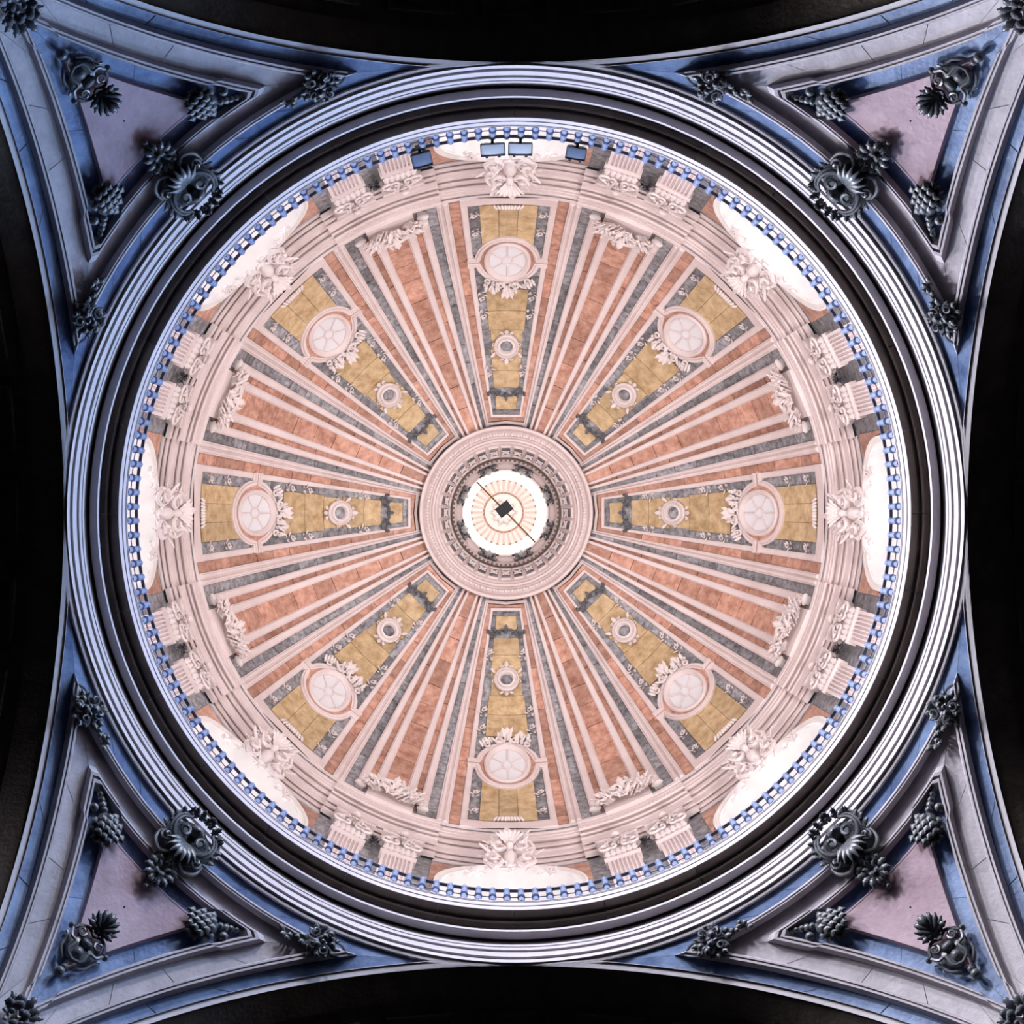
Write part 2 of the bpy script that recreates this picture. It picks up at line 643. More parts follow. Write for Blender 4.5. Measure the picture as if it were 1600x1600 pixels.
for k in range(6):
    t0, t1 = 2 * pi * k / 6 + pi / 6, 2 * pi * (k + 1) / 6 + pi / 6
    mb = MB()
    q = 0.03 * (random.random() - 0.5)
    mb.grid([[(rx * cos(t), ry * sin(t), 0.075 + q * (t - t0)) for t in span(t0, t1, 6)] for rx, ry in ((0.13, 0.17), (0.465, 0.615))])
    panes.append(mb.bend(RD).mesh('pane', 'glass', 0))
mb = MB()
mb.face([(0.13 * cos(2 * pi * k / 16), 0.17 * sin(2 * pi * k / 16), 0.08) for k in range(16)])
panes.append(mb.bend(RD).mesh('pane', 'glass', 0))
mb = MB()   # carved garland hanging on the inner side of the frame
rg = random.Random(3)


def gar_pts(r):
    t = r.uniform(-0.62, 0.62)
    return t, 0.86 - 0.34 * t * t + r.uniform(-0.1, 0.16 * (1 - abs(t)))


foliage(mb, rg, gar_pts, 44, 0.13, 0.14, 0.22, (0, 0.4))
for s in (-1, 1):
    mb.spiral((s * 0.22, 0.84), 0.12, 0.03, 1.4, pi / 2, s, 0.035, 0.16, 0.28)
    mb.spiral((s * 0.50, 0.66), 0.10, 0.02, 1.3, pi / 2, -s, 0.03, 0.16, 0.26)
for t in (pi / 2 - 0.5, pi / 2, pi / 2 + 0.5):
    mb.leaf((0, 0.92), t, 0.30, 0.13, 0.1, 0.12, w0=0.14)
me_wgar = mb.bend(RD).mesh('garland', 'carved')
for k in range(8):
    o = bpy.data.objects.new('window_%d' % (k + 1), None)
    COL.objects.link(o)
    o.matrix_local = dome_frame(45 * k, WC, 0.0)
    tag(o, "oval window in a white moulded frame with carved garland, dome bay at %s" % CLOCK[k], kind='structure')
    for nm, me in (('hood_moulding', me_wtop), ('apron_moulding', me_wbot), ('orange_surround', me_wor), ('window_ring', me_wring),
                   ('garland', me_wgar)):
        (add_stuff if nm == 'garland' else add)(nm, me, o)
    for me in bars:
        add('glazing_bar', me, o)
    for me in panes:
        add('pane', me, o)

# ------------------------------------------------------------------ carved ornaments of the dome


def thing(name, mw, label, cat, group=None):
    o = bpy.data.objects.new(name, None)
    COL.objects.link(o)
    o.empty_display_size = 0.2
    o.matrix_local = mw
    tag(o, label, cat, group)
    return o


# round medallions on the yellow panels
mb = MB()
mb.grid([[(r * cos(2 * pi * k / 28), r * 1.1 * sin(2 * pi * k / 28), z) for k in range(28)] for r, z in
         ((0.34, 0.03), (0.34, 0.11), (0.31, 0.13), (0.285, 0.07), (0.26, 0.07), (0.24, 0.14), (0.19, 0.15), (0.165, 0.10), (0.16, 0.04))], 0, True)
me_mring = mb.bend(RD).mesh('medallion_ring', 'carved', 30)
mb = MB()
mb.blob((0, 0, 0.03), (0.165, 0.18, 0.06), seg=16, rings=8)
me_meye = mb.bend(RD).mesh('medallion_eye', 'grey')
mb = MB()
for s in (-1, 1):
    mb.spiral((s * 0.13, 0.40), 0.07, 0.015, 1.3, -pi / 2, -s, 0.02, 0.05, 0.11, n=12)
    mb.spiral((s * 0.36, -0.05), 0.06, 0.015, 1.2, pi / 2, s, 0.018, 0.05, 0.09, n=12)
    mb.leaf((s * 0.1, -0.36), -pi / 2 + s * 0.5, 0.16, 0.1, 0.05, 0.04, w0=0.05)
    mb.leaf((s * 0.3, 0.22), pi / 2 - s * 0.9, 0.17, 0.09, 0.05, 0.04, w0=0.05)
mb.leaf((0, 0.36), pi / 2, 0.2, 0.12, 0.05, 0.05, w0=0.05)
mb.leaf((0, -0.36), -pi / 2, 0.2, 0.12, 0.05, 0.05, w0=0.05)
ms_mleaf = split_meshes('scroll', mb.bend(RD), 'carved')
# scroll brackets near the lantern
mb = MB()
for s in (-1, 1):
    mb.curve([(0, 0.10, 0.07), (s * 0.14, 0.13, 0.07), (s * 0.24, 0.04, 0.07), (s * 0.33, -0.10, 0.07), (s * 0.44, -0.10, 0.07)], 0.024)
    mb.spiral((s * 0.40, 0.0), 0.08, 0.015, 1.4, -pi / 2, s, 0.022, 0.05, 0.11, n=14)
    mb.blob((s * 0.50, 0.06, 0.05), (0.045, 0.08, 0.05))
    mb.leaf((s * 0.2, 0.06), -pi / 2 - s * 0.3, 0.14, 0.08, 0.04, 0.03, w0=0.05)
    mb.leaf((s * 0.28, 0.06), pi / 2 - s * 0.6, 0.14, 0.08, 0.04, 0.03, w0=0.05)
mb.leaf((0, 0.06), pi / 2, 0.2, 0.10, 0.05, 0.05, w0=0.05)
mb.blob((0, 0.08, 0.08), 0.05)
me_brk = mb.bend(RD).mesh('scroll_bracket', 'dark')
# festoons at the foot of the orange bays
rg = random.Random(11)


def fes_pts(r):
    t = r.uniform(-0.66, 0.66)
    return t, r.uniform(-0.42, 0.40 - abs(t) * 0.4)


mb = MB()
foliage(mb, rg, fes_pts, 105, 0.15, 0.06, 0.24, (0, -0.4))
me_fleaf = mb.bend(RD).mesh('festoon_leaves', 'carved')
mb = MB()
for s in (-1, 1):
    mb.spiral((s * 0.24, -0.10), 0.16, 0.03, 1.5, pi / 2, s, 0.04, 0.18, 0.32)
    mb.spiral((s * 0.50, -0.20), 0.14, 0.02, 1.4, pi / 2, -s, 0.04, 0.14, 0.28)
    mb.curve([(s * 0.7, -0.3, 0.14), (s * 0.52, 0.0, 0.2), (s * 0.25, 0.16, 0.24), (0, 0.24, 0.26)], 0.045)
mb.leaf((0, 0.0), pi / 2, 0.38, 0.2, 0.1, 0.1, w0=0.2)
ms_fscr = split_meshes('scroll', mb.bend(RD), 'carved')
for k in range(8):
    t = thing('medallion', dome_frame(45 * k, 264, 0.045), "round carved medallion with grey eye on the yellow dome panel at %s" % CLOCK[k], 'medallion', 'round medallions on the yellow panels')
    add('ring', me_mring, t)
    add('eye', me_meye, t)
    for nm, me in ms_mleaf:
        add(nm, me, t)
    o = add('scroll_bracket', me_brk, None, dome_frame(45 * k, 191, 0.03))
    tag(o, "dark carved scroll bracket across the narrow end of the yellow bay at %s" % CLOCK[k], 'ornament', 'scroll brackets near the lantern')
    t = thing('festoon', dome_frame(45 * k + 22.5, 486, 0.12), "white carved festoon of leaves at the foot of the orange bay at %s" % CLOCKH[k], 'festoon', 'festoons at the foot of the orange bays')
    add_stuff('leaves', me_fleaf, t)
    for nm, me in ms_fscr:
        add(nm, me, t)
mb = MB()
for i in range(9):
    mb.leaf((-0.36 + 0.09 * i, 0), pi / 2 + (i - 4) * 0.2, 0.13, 0.09, 0.04, 0.04, w0=0.04)
me_crest = mb.mesh('leaf_crest', 'carved')
for k in range(8):
    add('leaf_crest', me_crest, ceiling, CI @ dome_frame(45 * k, 485, 0.03))

# ------------------------------------------------------------------ drum: wall, arched windows, entablature
RW = 7.75
WHALF = 1.48
ARC_H = 25.4      # springing height of the window arches (above the eye)
WTOP = 27.05


def arch_h(u):
    return ARC_H + sqrt(max(0, WHALF ** 2 - u * u)) if abs(u) < WHALF else 21.5


for k in range(8):
    mb = MB()
    us = sorted(set([round(x, 4) for x in span(-22.5, 22.5, 36)] + [math.degrees(x / RW) for x in (-WHALF, -WHALF + 0.0005, -1.46, -1.4, WHALF, WHALF - 0.0005, 1.46, 1.4)]))
    rows = [[W(RW, 27.4 + (arch_h(radians(a) * RW) - 27.4) * t, a) for t in (0, 0.5, 1)] for a in us]
    mb.grid(rows)
    mb.v = [tuple(Rz(45 * k) @ Vector(p)) for p in mb.v]
    w = single(mb, 'wall_drum_%d' % (k + 1), 'grey')
    tag(w, "grey marble drum wall with an arched opening at %s" % CLOCK[k], kind='structure')
    WI = Matrix.Translation(-w.location)
    # embrasure, spandrels, archivolt
    mb = MB()
    path = [(WHALF * cos(t), ARC_H + WHALF * sin(t)) for t in span(0, pi, 28)]
    path = [(WHALF, 21.6)] + path + [(-WHALF, 21.6)]

    def at(r, u, h):
        return W(r, h, math.degrees(u / RW))
    mb.grid([[at(r, u * q, 21.6 + (h - 21.6) * (1 - (1 - q) * 0.3)) for u, h in path] for r, q in ((RW - 0.02, 1), (RW + 0.5, 0.96), (RW + 1.15, 0.9))])
    mb.v = [tuple(Rz(45 * k) @ Vector(p)) for p in mb.v]
    c = mb.center()
    mb.v = [tuple(Vector(p) - c) for p in mb.v]
    add('embrasure', mb.mesh('embrasure', 'plaster'), w, WI @ Matrix.Translation(c))
    mb = MB()
    rows = []
    for u, h in path:
        t = atan2(h - ARC_H, u) if h > ARC_H else (0 if u > 0 else pi)
        rows.append([at(RW - o, u + d * cos(t), h + d * sin(t)) for d, o in ((0, -0.02), (0, 0.05), (0.07, 0.05), (0.09, 0.08), (0.14, 0.08), (0.14, 0))])
    mb.grid(rows)
    mb.v = [tuple(Rz(45 * k) @ Vector(p)) for p in mb.v]
    c = mb.center()
    mb.v = [tuple(Vector(p) - c) for p in mb.v]
    add('archivolt', mb.mesh('archivolt', 'plaster', 30), w, WI @ Matrix.Translation(c))
    for s in (-1, 1):
        mb = MB()
        rows = []
        for u in span(0.75, 1.72, 10):
            lo = ARC_H + sqrt(max(0, 1.64 ** 2 - u * u)) if u < 1.64 else ARC_H - 0.6
            lo = max(lo, ARC_H - 0.6)
            rows.append([at(RW - o, s * u, h) for h, o in ((lo, 0), (lo, 0.03), (26.75, 0.03), (26.75, 0))])
        mb.grid(rows)
        mb.v = [tuple(Rz(45 * k) @ Vector(p)) for p in mb.v]
        c = mb.center()
        mb.v = [tuple(Vector(p) - c) for p in mb.v]
        add('spandrel_panel', mb.mesh('spandrel_panel', 'orange', 30), w, WI @ Matrix.Translation(c))
    # glazing
    o = bpy.data.objects.new('window_%d' % (k + 9), None)
    COL.objects.link(o)
    o.matrix_local = Rz(45 * k) @ Matrix.Translation(W(RW + 1.1, 21.7))
    tag(o, "tall arched drum window behind the gallery at %s" % CLOCK[k], kind='structure')
    mb = MB()
    g = [(y * 0.9, z) for y, z in [(WHALF, 0)] + [(WHALF * cos(t), ARC_H - 21.7 + WHALF * sin(t)) for t in span(0, pi, 20)] + [(-WHALF, 0)]]
    mb.face([(0, y, z) for y, z in g])
    add('pane', mb.mesh('pane', 'drum_glass', 0), o)
    mb = MB()
    for y in (-0.66, 0, 0.66):
        mb.box((-0.03, y, 2.2), (0.05, 0.05, 4.4))
    for z in (0.9, 1.8, 2.7, 3.6):
        mb.box((-0.03, 0, z), (0.05, 2.6, 0.05))
    add('glazing_bars', mb.mesh('glazing_bars', 'pale'), o)

ENT = []


def step_profile(px, h, steps):
    """moulding profile from upright faces (v) and level soffits (s), each ending at a given pixel radius"""
    r = px * h / F
    out = [(r + 0.1, h), (r, h)]
    for kind, q in steps:
        if kind == 'v':
            h = F * r / q
        else:
            r2 = q * h / F
            if r - r2 > 0.045:        # deep slot added behind the edge of every wide soffit to hold shade
                w = min(0.06, (r - r2) * 0.6)
                out += [(r, h + 0.10), (r - w, h + 0.10), (r - w, h)]
            r = r2
        out.append((r, h))
    return out


ENT = step_profile(554, 26.95, [('v', 551), ('s', 546), ('v', 543), ('s', 538), ('v', 531.5), ('s', 529), ('v', 527.5), ('s', 522), ('v', 518.5), ('s', 511), ('v', 508.5), ('s', 507),
                                ('v', 504), ('s', 502), ('v', 499), ('s', 497.3)])
ENT.append((ENT[-1][0] - 0.02, ENT[-1][1] + 0.12))
tn = 1
for k in range(8):
    mb = MB()
    lathe_ring(mb, ENT, 20, 45 * k - 12.6, 45 * k + 12.6, caps=True)
    o = single(mb, 'trim_%d' % tn, 'white', None, 25)
    tag(o, "pale moulded entablature over the arched drum window at %s" % CLOCK[k], kind='structure')
    tn += 1
    mb = MB()
    lathe_ring(mb, [(r - 0.03 - 0.10 * min(1, max(0, (28.2 - h) / 0.6)), h) for r, h in ENT], 16, 45 * k + 12.4, 45 * k + 32.6, caps=True)
    o = single(mb, 'trim_%d' % tn, 'white', None, 25)
    tag(o, "projecting pale entablature block over the pilaster pair at %s" % CLOCKH[k], kind='structure')
    tn += 1
def drum_frame(deg, r, h, lean=0.0):
    """x tangential, y up (leaning inward by lean), z toward the axis"""
    a = radians(deg)
    p = W(r, h, deg)
    v = (-sin(lean) * cos(a), -sin(lean) * sin(a), cos(lean))
    n = (-cos(lean) * cos(a), -cos(lean) * sin(a), -sin(lean))
    return frame_at(p, n, v)


# pilasters
PH = 0.35
mb = MB()
sec = [(-PH, -0.2), (-PH, 0.0)]
nf = 7
for i in range(nf):
    x0 = -PH + 0.05 + (2 * PH - 0.1) * i / nf
    x1 = -PH + 0.05 + (2 * PH - 0.1) * (i + 1) / nf
    sec += [(x0, 0.0), (x0 + 0.018, 0.0), ((x0 + x1) / 2 - 0.015, -0.05), ((x0 + x1) / 2 + 0.015, -0.05), (x1 - 0.018, 0.0)]
sec += [(PH, 0.0), (PH, -0.2)]
mb.grid([[(x, y, z) for x, z in sec] for y in (-4.5, -2.0, 0.02)])
me_shaft = mb.mesh('shaft', 'white', 20)
mb = MB()
mb.box((0, 0.03, -0.08), (0.80, 0.07, 0.28))
mb.box((0, 0.11, -0.08), (0.74, 0.04, 0.24))
me_neck = mb.mesh('necking', 'white')
mb = MB()
mb.grid([[(-PH - q, y, -0.2), (-PH - q, y, q * 1.2), (PH + q, y, q * 1.2), (PH + q, y, -0.2)] for y, q in ((0.1, 0), (0.4, 0.0), (0.7, 0.02), (0.95, 0.05))])
me_bell = mb.mesh('bell', 'white')
mb = MB()
for i in range(6):
    mb.leaf((-0.30 + 0.12 * i, 0.10), pi / 2, 0.24, 0.13, 0.05, 0.06, w0=0.03)
foliage(mb, random.Random(8), lambda r: (r.uniform(-0.3, 0.3), r.uniform(0.62, 0.95)), 18, 0.11, 0.06, 0.12, (0, 0.3))
mb.leaf((0, 0.95), -pi / 2, 0.32, 0.2, 0.08, 0.06, w0=0.12)
me_acan = mb.mesh('acanthus_leaves', 'carved')
mb = MB()
for s in (-1, 1):
    mb.spiral((s * 0.34, 0.46), 0.15, 0.03, 1.6, pi / 2, s, 0.04, 0.10, 0.22)
    mb.spiral((s * 0.12, 0.46), 0.11, 0.02, 1.5, pi / 2, -s, 0.034, 0.10, 0.20, n=16)
    mb.curve([(s * 0.42, 0.62, 0.08), (s * 0.3, 0.80, 0.12), (s * 0.12, 0.86, 0.14), (0, 0.78, 0.16)], 0.03)
ms_cvol = split_meshes('volute', mb, 'carved')
mb = MB()
mb.box((0, 1.02, -0.02), (0.90, 0.08, 0.34))
mb.box((0, 1.09, -0.02), (0.96, 0.06, 0.38))
mb.blob((0, 1.03, 0.22), (0.1, 0.1, 0.07))
me_abac = mb.mesh('abacus', 'white')
for k in range(8):
    for s, wd in ((-1, 'anticlockwise'), (1, 'clockwise')):
        t = thing('pilaster', drum_frame(45 * k + 22.5 + s * 4.35, 7.58, 25.95), "fluted white pilaster with leafy capital, %s one of the pair at %s" % (wd, CLOCKH[k]), 'pilaster', 'fluted pilasters round the drum')
        for nm, me in (('shaft', me_shaft), ('necking', me_neck), ('bell', me_bell), ('abacus', me_abac)):
            add(nm, me, t)
        add_stuff('acanthus_leaves', me_acan, t)
        for nm, me in ms_cvol:
            add(nm, me, t)
# carved cluster hanging in the gap between the two capitals of each pair and at its sides
mb = MB()
rg = random.Random(5)
foliage(mb, rg, lambda r: (r.uniform(-0.08, 0.08), r.uniform(-0.25, 0.3)), 16, 0.12, 0.04, 0.10, (0, 0.5))
mb.spiral((0.0, 0.22), 0.09, 0.02, 1.3, pi / 2, 1, 0.026, 0.08, 0.14, n=12)
me_drop = mb.mesh('leaf_drop', 'dark')
for k in range(8):
    o = add('leaf_drop', me_drop, None, drum_frame(45 * k + 22.5, 7.70, 26.5))
    tag(o, "dark carved leaf drop between the two pilaster capitals at %s" % CLOCKH[k], 'ornament', 'leaf drops between capitals')

# cartouches on the window arches
mb = MB()
mb.blob((0, -0.12, 0.12), (0.15, 0.26, 0.16), seg=14, rings=8)
mb.blob((0, 0.38, 0.16), (0.10, 0.12, 0.12), seg=10, rings=6)
ms_cb = split_meshes('boss', mb, 'carved')
mb = MB()
for s in (-1, 1):
    mb.spiral((s * 0.27, 0.28), 0.19, 0.03, 1.6, pi / 2, s, 0.05, 0.14, 0.34)
    mb.spiral((s * 0.32, -0.36), 0.18, 0.03, 1.5, -pi / 2, -s, 0.05, 0.14, 0.32)
    mb.spiral((s * 0.20, 0.72), 0.13, 0.02, 1.4, pi / 2, -s, 0.04, 0.12, 0.26)
    mb.curve([(s * 0.1, 0.62, 0.2), (s * 0.36, 0.56, 0.22), (s * 0.52, 0.25, 0.18), (s * 0.40, -0.05, 0.18), (s * 0.54, -0.35, 0.16), (s * 0.3, -0.66, 0.18)], 0.05)
    mb.curve([(s * 0.45, -0.5, 0.1), (s * 0.7, -0.62, 0.14), (s * 0.86, -0.85, 0.1), (s * 0.98, -0.8, 0.1)], 0.045)
    mb.spiral((s * 0.82, -0.70), 0.1, 0.02, 1.2, pi / 2, s, 0.03, 0.10, 0.18, n=12)
ms_cs = split_meshes('scroll', mb, 'carved')
mb = MB()
rg = random.Random(21)


def car_pts(r):
    a = r.uniform(0, 2 * pi)
    q = r.uniform(0.25, 0.62)
    return q * cos(a) * 0.95, q * sin(a) * 1.45 + 0.1


foliage(mb, rg, car_pts, 70, 0.17, 0.05, 0.22, (0, 0.05))
foliage(mb, rg, lambda r: (r.choice((-1, 1)) * r.uniform(0.45, 0.95), r.uniform(-0.9, -0.55)), 22, 0.13, 0.05, 0.12)
for i in range(7):
    a = pi / 2 + (i - 3) * 0.36
    mb.leaf((0.06 * cos(a), 0.42 + 0.06 * sin(a)), a, 0.30, 0.12, 0.12, 0.12, w0=0.2)
me_cl = mb.mesh('leaves', 'carved')
for k in range(8):
    t = thing('cartouche', drum_frame(45 * k, 7.52, 26.75, 0.16), "white carved cartouche crowning the arched drum window at %s" % CLOCK[k], 'cartouche', 'carved cartouches over the drum windows')
    for nm, me in ms_cb + ms_cs:
        add(nm, me, t)
    add_stuff('leaves', me_cl, t)

# ------------------------------------------------------------------ ring entablature under the gallery
RR = 7.305


def PR(px, h):
    return (px * h / F, h)


arch_prof = step_profile(707, 19.98, [('s', 701), ('v', 696), ('s', 692), ('v', 685), ('s', 681.5), ('v', 677.5), ('s', 676.2), ('v', 669.5), ('s', 655)])[1:]
mb = MB()
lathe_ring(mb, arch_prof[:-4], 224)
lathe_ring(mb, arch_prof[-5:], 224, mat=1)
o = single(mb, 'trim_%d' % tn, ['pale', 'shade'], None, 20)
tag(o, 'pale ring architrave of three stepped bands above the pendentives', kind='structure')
tn += 1
hA = arch_prof[-1][1]
rf = 653 * (hA - 0.05) / F          # a thin lip hanging below the first soffit
hB = hA + 0.16
mb = MB()
lathe_ring(mb, [(rf + 0.14, hA - 0.01), (rf + 0.03, hA - 0.02), (rf + 0.02, hA - 0.05), (rf, hA - 0.05), (rf, hA + 0.04), (rf + 0.03, hA + 0.05), (rf + 0.03, hB + 0.05)], 224)
o = single(mb, 'trim_%d' % tn, 'pale', None, 20)
tag(o, 'narrow pale fillet ring between the two dark soffits', kind='structure')
tn += 1
edge = step_profile(620, hB, [('s', 619), ('v', 614), ('s', 612.5), ('v', 608), ('s', 607)])[1:]
HGAL = edge[-1][1]
mb = MB()
lathe_ring(mb, edge + [(edge[-1][0], HGAL + 0.02), (7.9, HGAL + 0.02)], 224)
o = single(mb, 'trim_%d' % tn, 'pale', None, 20)
tag(o, 'pale curved edge moulding of the gallery cornice under the balustrade', kind='structure')
GC = o
GI = Matrix.Translation(-o.location)
tn += 1
cuts = [0, 11, 24, 38, 50, 63, 77, 90, 101, 115, 128, 141, 153, 166, 180, 193, 205, 218, 232, 244, 258, 270, 284, 297, 309, 322, 336, 348, 360]
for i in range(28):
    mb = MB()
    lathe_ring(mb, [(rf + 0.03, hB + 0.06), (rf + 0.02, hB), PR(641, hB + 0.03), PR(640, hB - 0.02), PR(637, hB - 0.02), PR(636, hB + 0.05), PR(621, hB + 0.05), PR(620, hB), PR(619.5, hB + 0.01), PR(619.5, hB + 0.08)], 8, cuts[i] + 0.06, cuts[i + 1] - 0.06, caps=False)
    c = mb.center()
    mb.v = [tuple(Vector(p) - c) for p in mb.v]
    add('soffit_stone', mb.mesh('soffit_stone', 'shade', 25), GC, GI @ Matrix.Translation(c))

# ------------------------------------------------------------------ balustrade
NB = 168
RB = 606 * HGAL / F + 0.055
bal = bpy.data.objects.new('balustrade', None)
COL.objects.link(bal)
bal.location = (0, 0, HGAL + 0.02 + CZ)
tag(bal, 'ring balustrade of double-bellied stone balusters edging the dome gallery', 'balustrade')
mb = MB()
HBAL = 0.59
prof = [(0.07, 0), (0.07, 0.025), (0.025, 0.04), (0.028, 0.07), (0.062, 0.14), (0.055, 0.19), (0.022, 0.25), (0.07, 0.27), (0.07, 0.30), (0.022, 0.32), (0.028, 0.35), (0.062, 0.42), (0.055, 0.47), (0.024, 0.53), (0.06, 0.56), (0.06, HBAL)]
mb.lathe([(r, z * 1.22) for r, z in prof], 10)
me_bal = mb.mesh('baluster', 'rail', 50)
for i in range(NB):
    a = 2 * pi * (i + 0.5) / NB
    add('baluster', me_bal, bal, Matrix.Translation((RB * cos(a), RB * sin(a), 0.03)) @ Rz(math.degrees(a)))
for nm, z0, z1, w0, mat in (('bottom_rail', 0.0, 0.03, 0.055, 'pale'), ('middle_rail', 0.37, 0.385, 0.008, 'rail'), ('handrail', 0.735, 0.765, 0.026, 'railing')):
    mb = MB()
    n = 192
    pr = [(RB - w0, z0), (RB - w0, z1), (RB + w0, z1), (RB + w0, z0), (RB - w0, z0)]
    mb.grid([[(r * cos(2 * pi * k / n), r * sin(2 * pi * k / n), z) for k in range(n)] for r, z in pr], 0, True)
    add(nm, mb.mesh(nm, mat, 30), bal)

# ------------------------------------------------------------------ floodlights on the handrail


def real_point(x, y, h):
    return Vector((-0.359 + (x - 771) * h / F, -0.041 + (y - 799) * h / F, h + CZ))


for i, (x, y, wpx, hpx, lab) in enumerate(((770, 234, 39, 20, 'wide floodlight with pale blue glass, anticlockwise one of the close pair on the handrail'),
                                           (813, 233, 38, 20, 'wide floodlight with pale blue glass, clockwise one of the close pair on the handrail'),
                                           (659, 250, 32, 23, 'darker blue floodlight alone on the handrail toward eleven o\'clock'),
                                           (900, 240, 32, 20, 'darkest blue floodlight alone on the handrail, clockwise of the close pair'))):
    h = 21.9
    p = real_point(x, y, h)
    a = math.degrees(atan2(p.y, p.x))
    ww, hh = wpx * h / F, hpx * h / F
    out = Vector((cos(radians(a)), sin(radians(a)), 0))
    n = (-out * 0.9 + Vector((0, 0, -1))).normalized()
    t = thing('floodlight', frame_at(p, n, -out), lab, 'floodlight', 'floodlights on the gallery handrail')
    mb = MB()
    mb.grid([[(ww / 2 * sx * q, hh / 2 * sy * q, z) for sx, sy in ((-1, -1), (1, -1), (1, 1), (-1, 1))] for q, z in ((0.55, -0.2), (0.9, -0.08), (1, 0.0), (1, 0.025), (0.93, 0.025), (0.93, 0.005))], 0, True)
    mb.face([(ww / 2 * sx * 0.55, hh / 2 * sy * 0.55, -0.2) for sx, sy in ((-1, -1), (1, -1), (1, 1), (-1, 1))])
    add('housing', mb.mesh('housing', 'housing', 20), t)
    mb = MB()
    mb.grid([[(ww / 2 * q * 0.93, hh / 2 * r * 0.93, 0.008 + 0.012 * (1 - q * q) * (1 - r * r)) for q in span(-1, 1, 6)] for r in span(-1, 1, 4)])
    add('glass_front', mb.mesh('glass_front', 'lens' if i < 2 else 'lens_dark'), t)
    mb = MB()
    for s in (-1, 1):
        mb.box((s * ww * 0.25, hh / 2 + 0.02, 0.0), (0.05, 0.03, 0.03))
    mb.box((0, -hh / 2 - 0.06, -0.05), (0.05, 0.14, 0.04))
    mb.box((0, -hh / 2 - 0.10, -0.05), (0.12, 0.05, 0.06))
    add('bracket', mb.mesh('bracket', 'iron'), t)

# ------------------------------------------------------------------ lantern
mb = MB()
lan = [PR(136, 35.0), PR(135, 34.9), PR(131, 34.92), PR(129, 35.0), PR(128, 35.1), PR(124, 35.05), PR(121, 35.05), PR(119, 35.2), PR(117, 35.22), PR(115, 35.15),
       PR(112, 35.15), PR(110.5, 35.3), PR(108, 35.32), PR(106, 35.4)]
lathe_ring(mb, lan, 128)
ocr = single(mb, 'trim_%d' % tn, 'white', None, 20)
tag(ocr, 'round moulded white ring framing the eye of the dome', kind='structure')
OI = Matrix.Translation(-ocr.location)
tn += 1
mb = MB()
for i in range(80):
    a = 2 * pi * i / 80
    r, h = PR(122.5, 35.02)
    mb.blob((r * cos(a), r * sin(a), h + CZ), (0.055, 0.05, 0.05), rot=a, seg=6, rings=4)
c = mb.center()
mb.v = [tuple(Vector(p) - c) for p in mb.v]
o = add('egg_moulding', mb.mesh('egg_moulding', 'carved'), ocr, OI @ Matrix.Translation(c))
o['kind'] = 'stuff'
# band of sunk panels
mb = MB()
lathe_ring(mb, [PR(106, 35.4), PR(86, 36.1), PR(84, 36.1)], 128)
sof = single(mb, 'trim_%d' % tn, 'white')
tag(sof, 'sloping white band with thirty-two carved panels inside the dome eye', kind='structure')
SI = Matrix.Translation(-sof.location)
tn += 1
p0, p1 = Vector(W(*PR(104.5, 35.45))), Vector(W(*PR(89, 35.99)))
pm = (p0 + p1) / 2
ln = (p1 - p0).length
vdir = (p1 - p0).normalized()
ndir = Vector((-vdir.z, 0, vdir.x))
if ndir.z > 0:
    ndir = -ndir
mb = MB()
hw = 0.145
mb.grid([[(hw * q * sx, ln / 2 * q * sy, z) for sx, sy in ((-1, -1), (1, -1), (1, 1), (-1, 1))] for q, z in ((1.0, -0.02), (1.0, 0.04), (0.9, 0.05), (0.82, 0.01))], 0, True)
me_pf = mb.mesh('panel_frame', 'white', 20)
mb = MB()
mb.face([(hw * 0.84 * sx, ln / 2 * 0.84 * sy, 0.012) for sx, sy in ((-1, -1), (1, -1), (1, 1), (-1, 1))])
me_pb = mb.mesh('panel_ground', 'grey', 0)
mb = MB()
for q in range(4):
    mb.leaf((0, 0), q * pi / 2 + pi / 4, 0.16, 0.1, 0.04, 0.02, w0=0.02)
mb.blob((0, 0, 0.05), 0.035, seg=6, rings=4)
me_pr = mb.mesh('rosette', 'carved')
fm = frame_at(pm, ndir, vdir)
for i in range(32):
    m = SI @ Rz(360 * i / 32) @ fm
    add('panel_frame', me_pf, sof, m)
    add('panel_ground', me_pb, sof, m)
    add('rosette', me_pr, sof, m)
# dentilled lip, then frieze
mb = MB()
lathe_ring(mb, [PR(86, 36.08), PR(85, 36.04), PR(83, 36.08), PR(83, 36.3)], 96)
o = single(mb, 'trim_%d' % tn, 'dull_brown', None, 20)
tag(o, 'thin dark dentilled ring inside the dome eye', kind='structure')
OI2 = Matrix.Translation(-o.location)
tn += 1
mb = MB()
for i in range(72):
    r, h = PR(82, 36.15)
    mb.box(W(r, h, 5 * i), (0.06, 0.07, 0.12), rot=radians(5 * i))
c = mb.center()
mb.v = [tuple(Vector(p) - c) for p in mb.v]
q = add('dentils', mb.mesh('dentils', 'dull_brown'), o, OI2 @ Matrix.Translation(c))
q['kind'] = 'stuff'
mb = MB()
lathe_ring(mb, [PR(83.5, 36.3), PR(80, 36.5), PR(69, 37.6), PR(67.5, 37.6), PR(67, 38.0), PR(65.5, 39.0), PR(64.5, 39.6)], 96)
lw = single(mb, 'wall_lantern', 'white', None, 25)
tag(lw, 'white inner wall of the lantern below its windows', kind='structure')
LI = Matrix.Translation(-lw.location)
p0, p1 = Vector(W(*PR(79, 36.55))), Vector(W(*PR(69, 37.55)))
pm = (p0 + p1) / 2
vdir = (p1 - p0).normalized()
ndir = Vector((-vdir.z, 0, vdir.x))
if ndir.x > 0:
    ndir = -ndir
fm = frame_at(pm, ndir, vdir)
mb = MB()
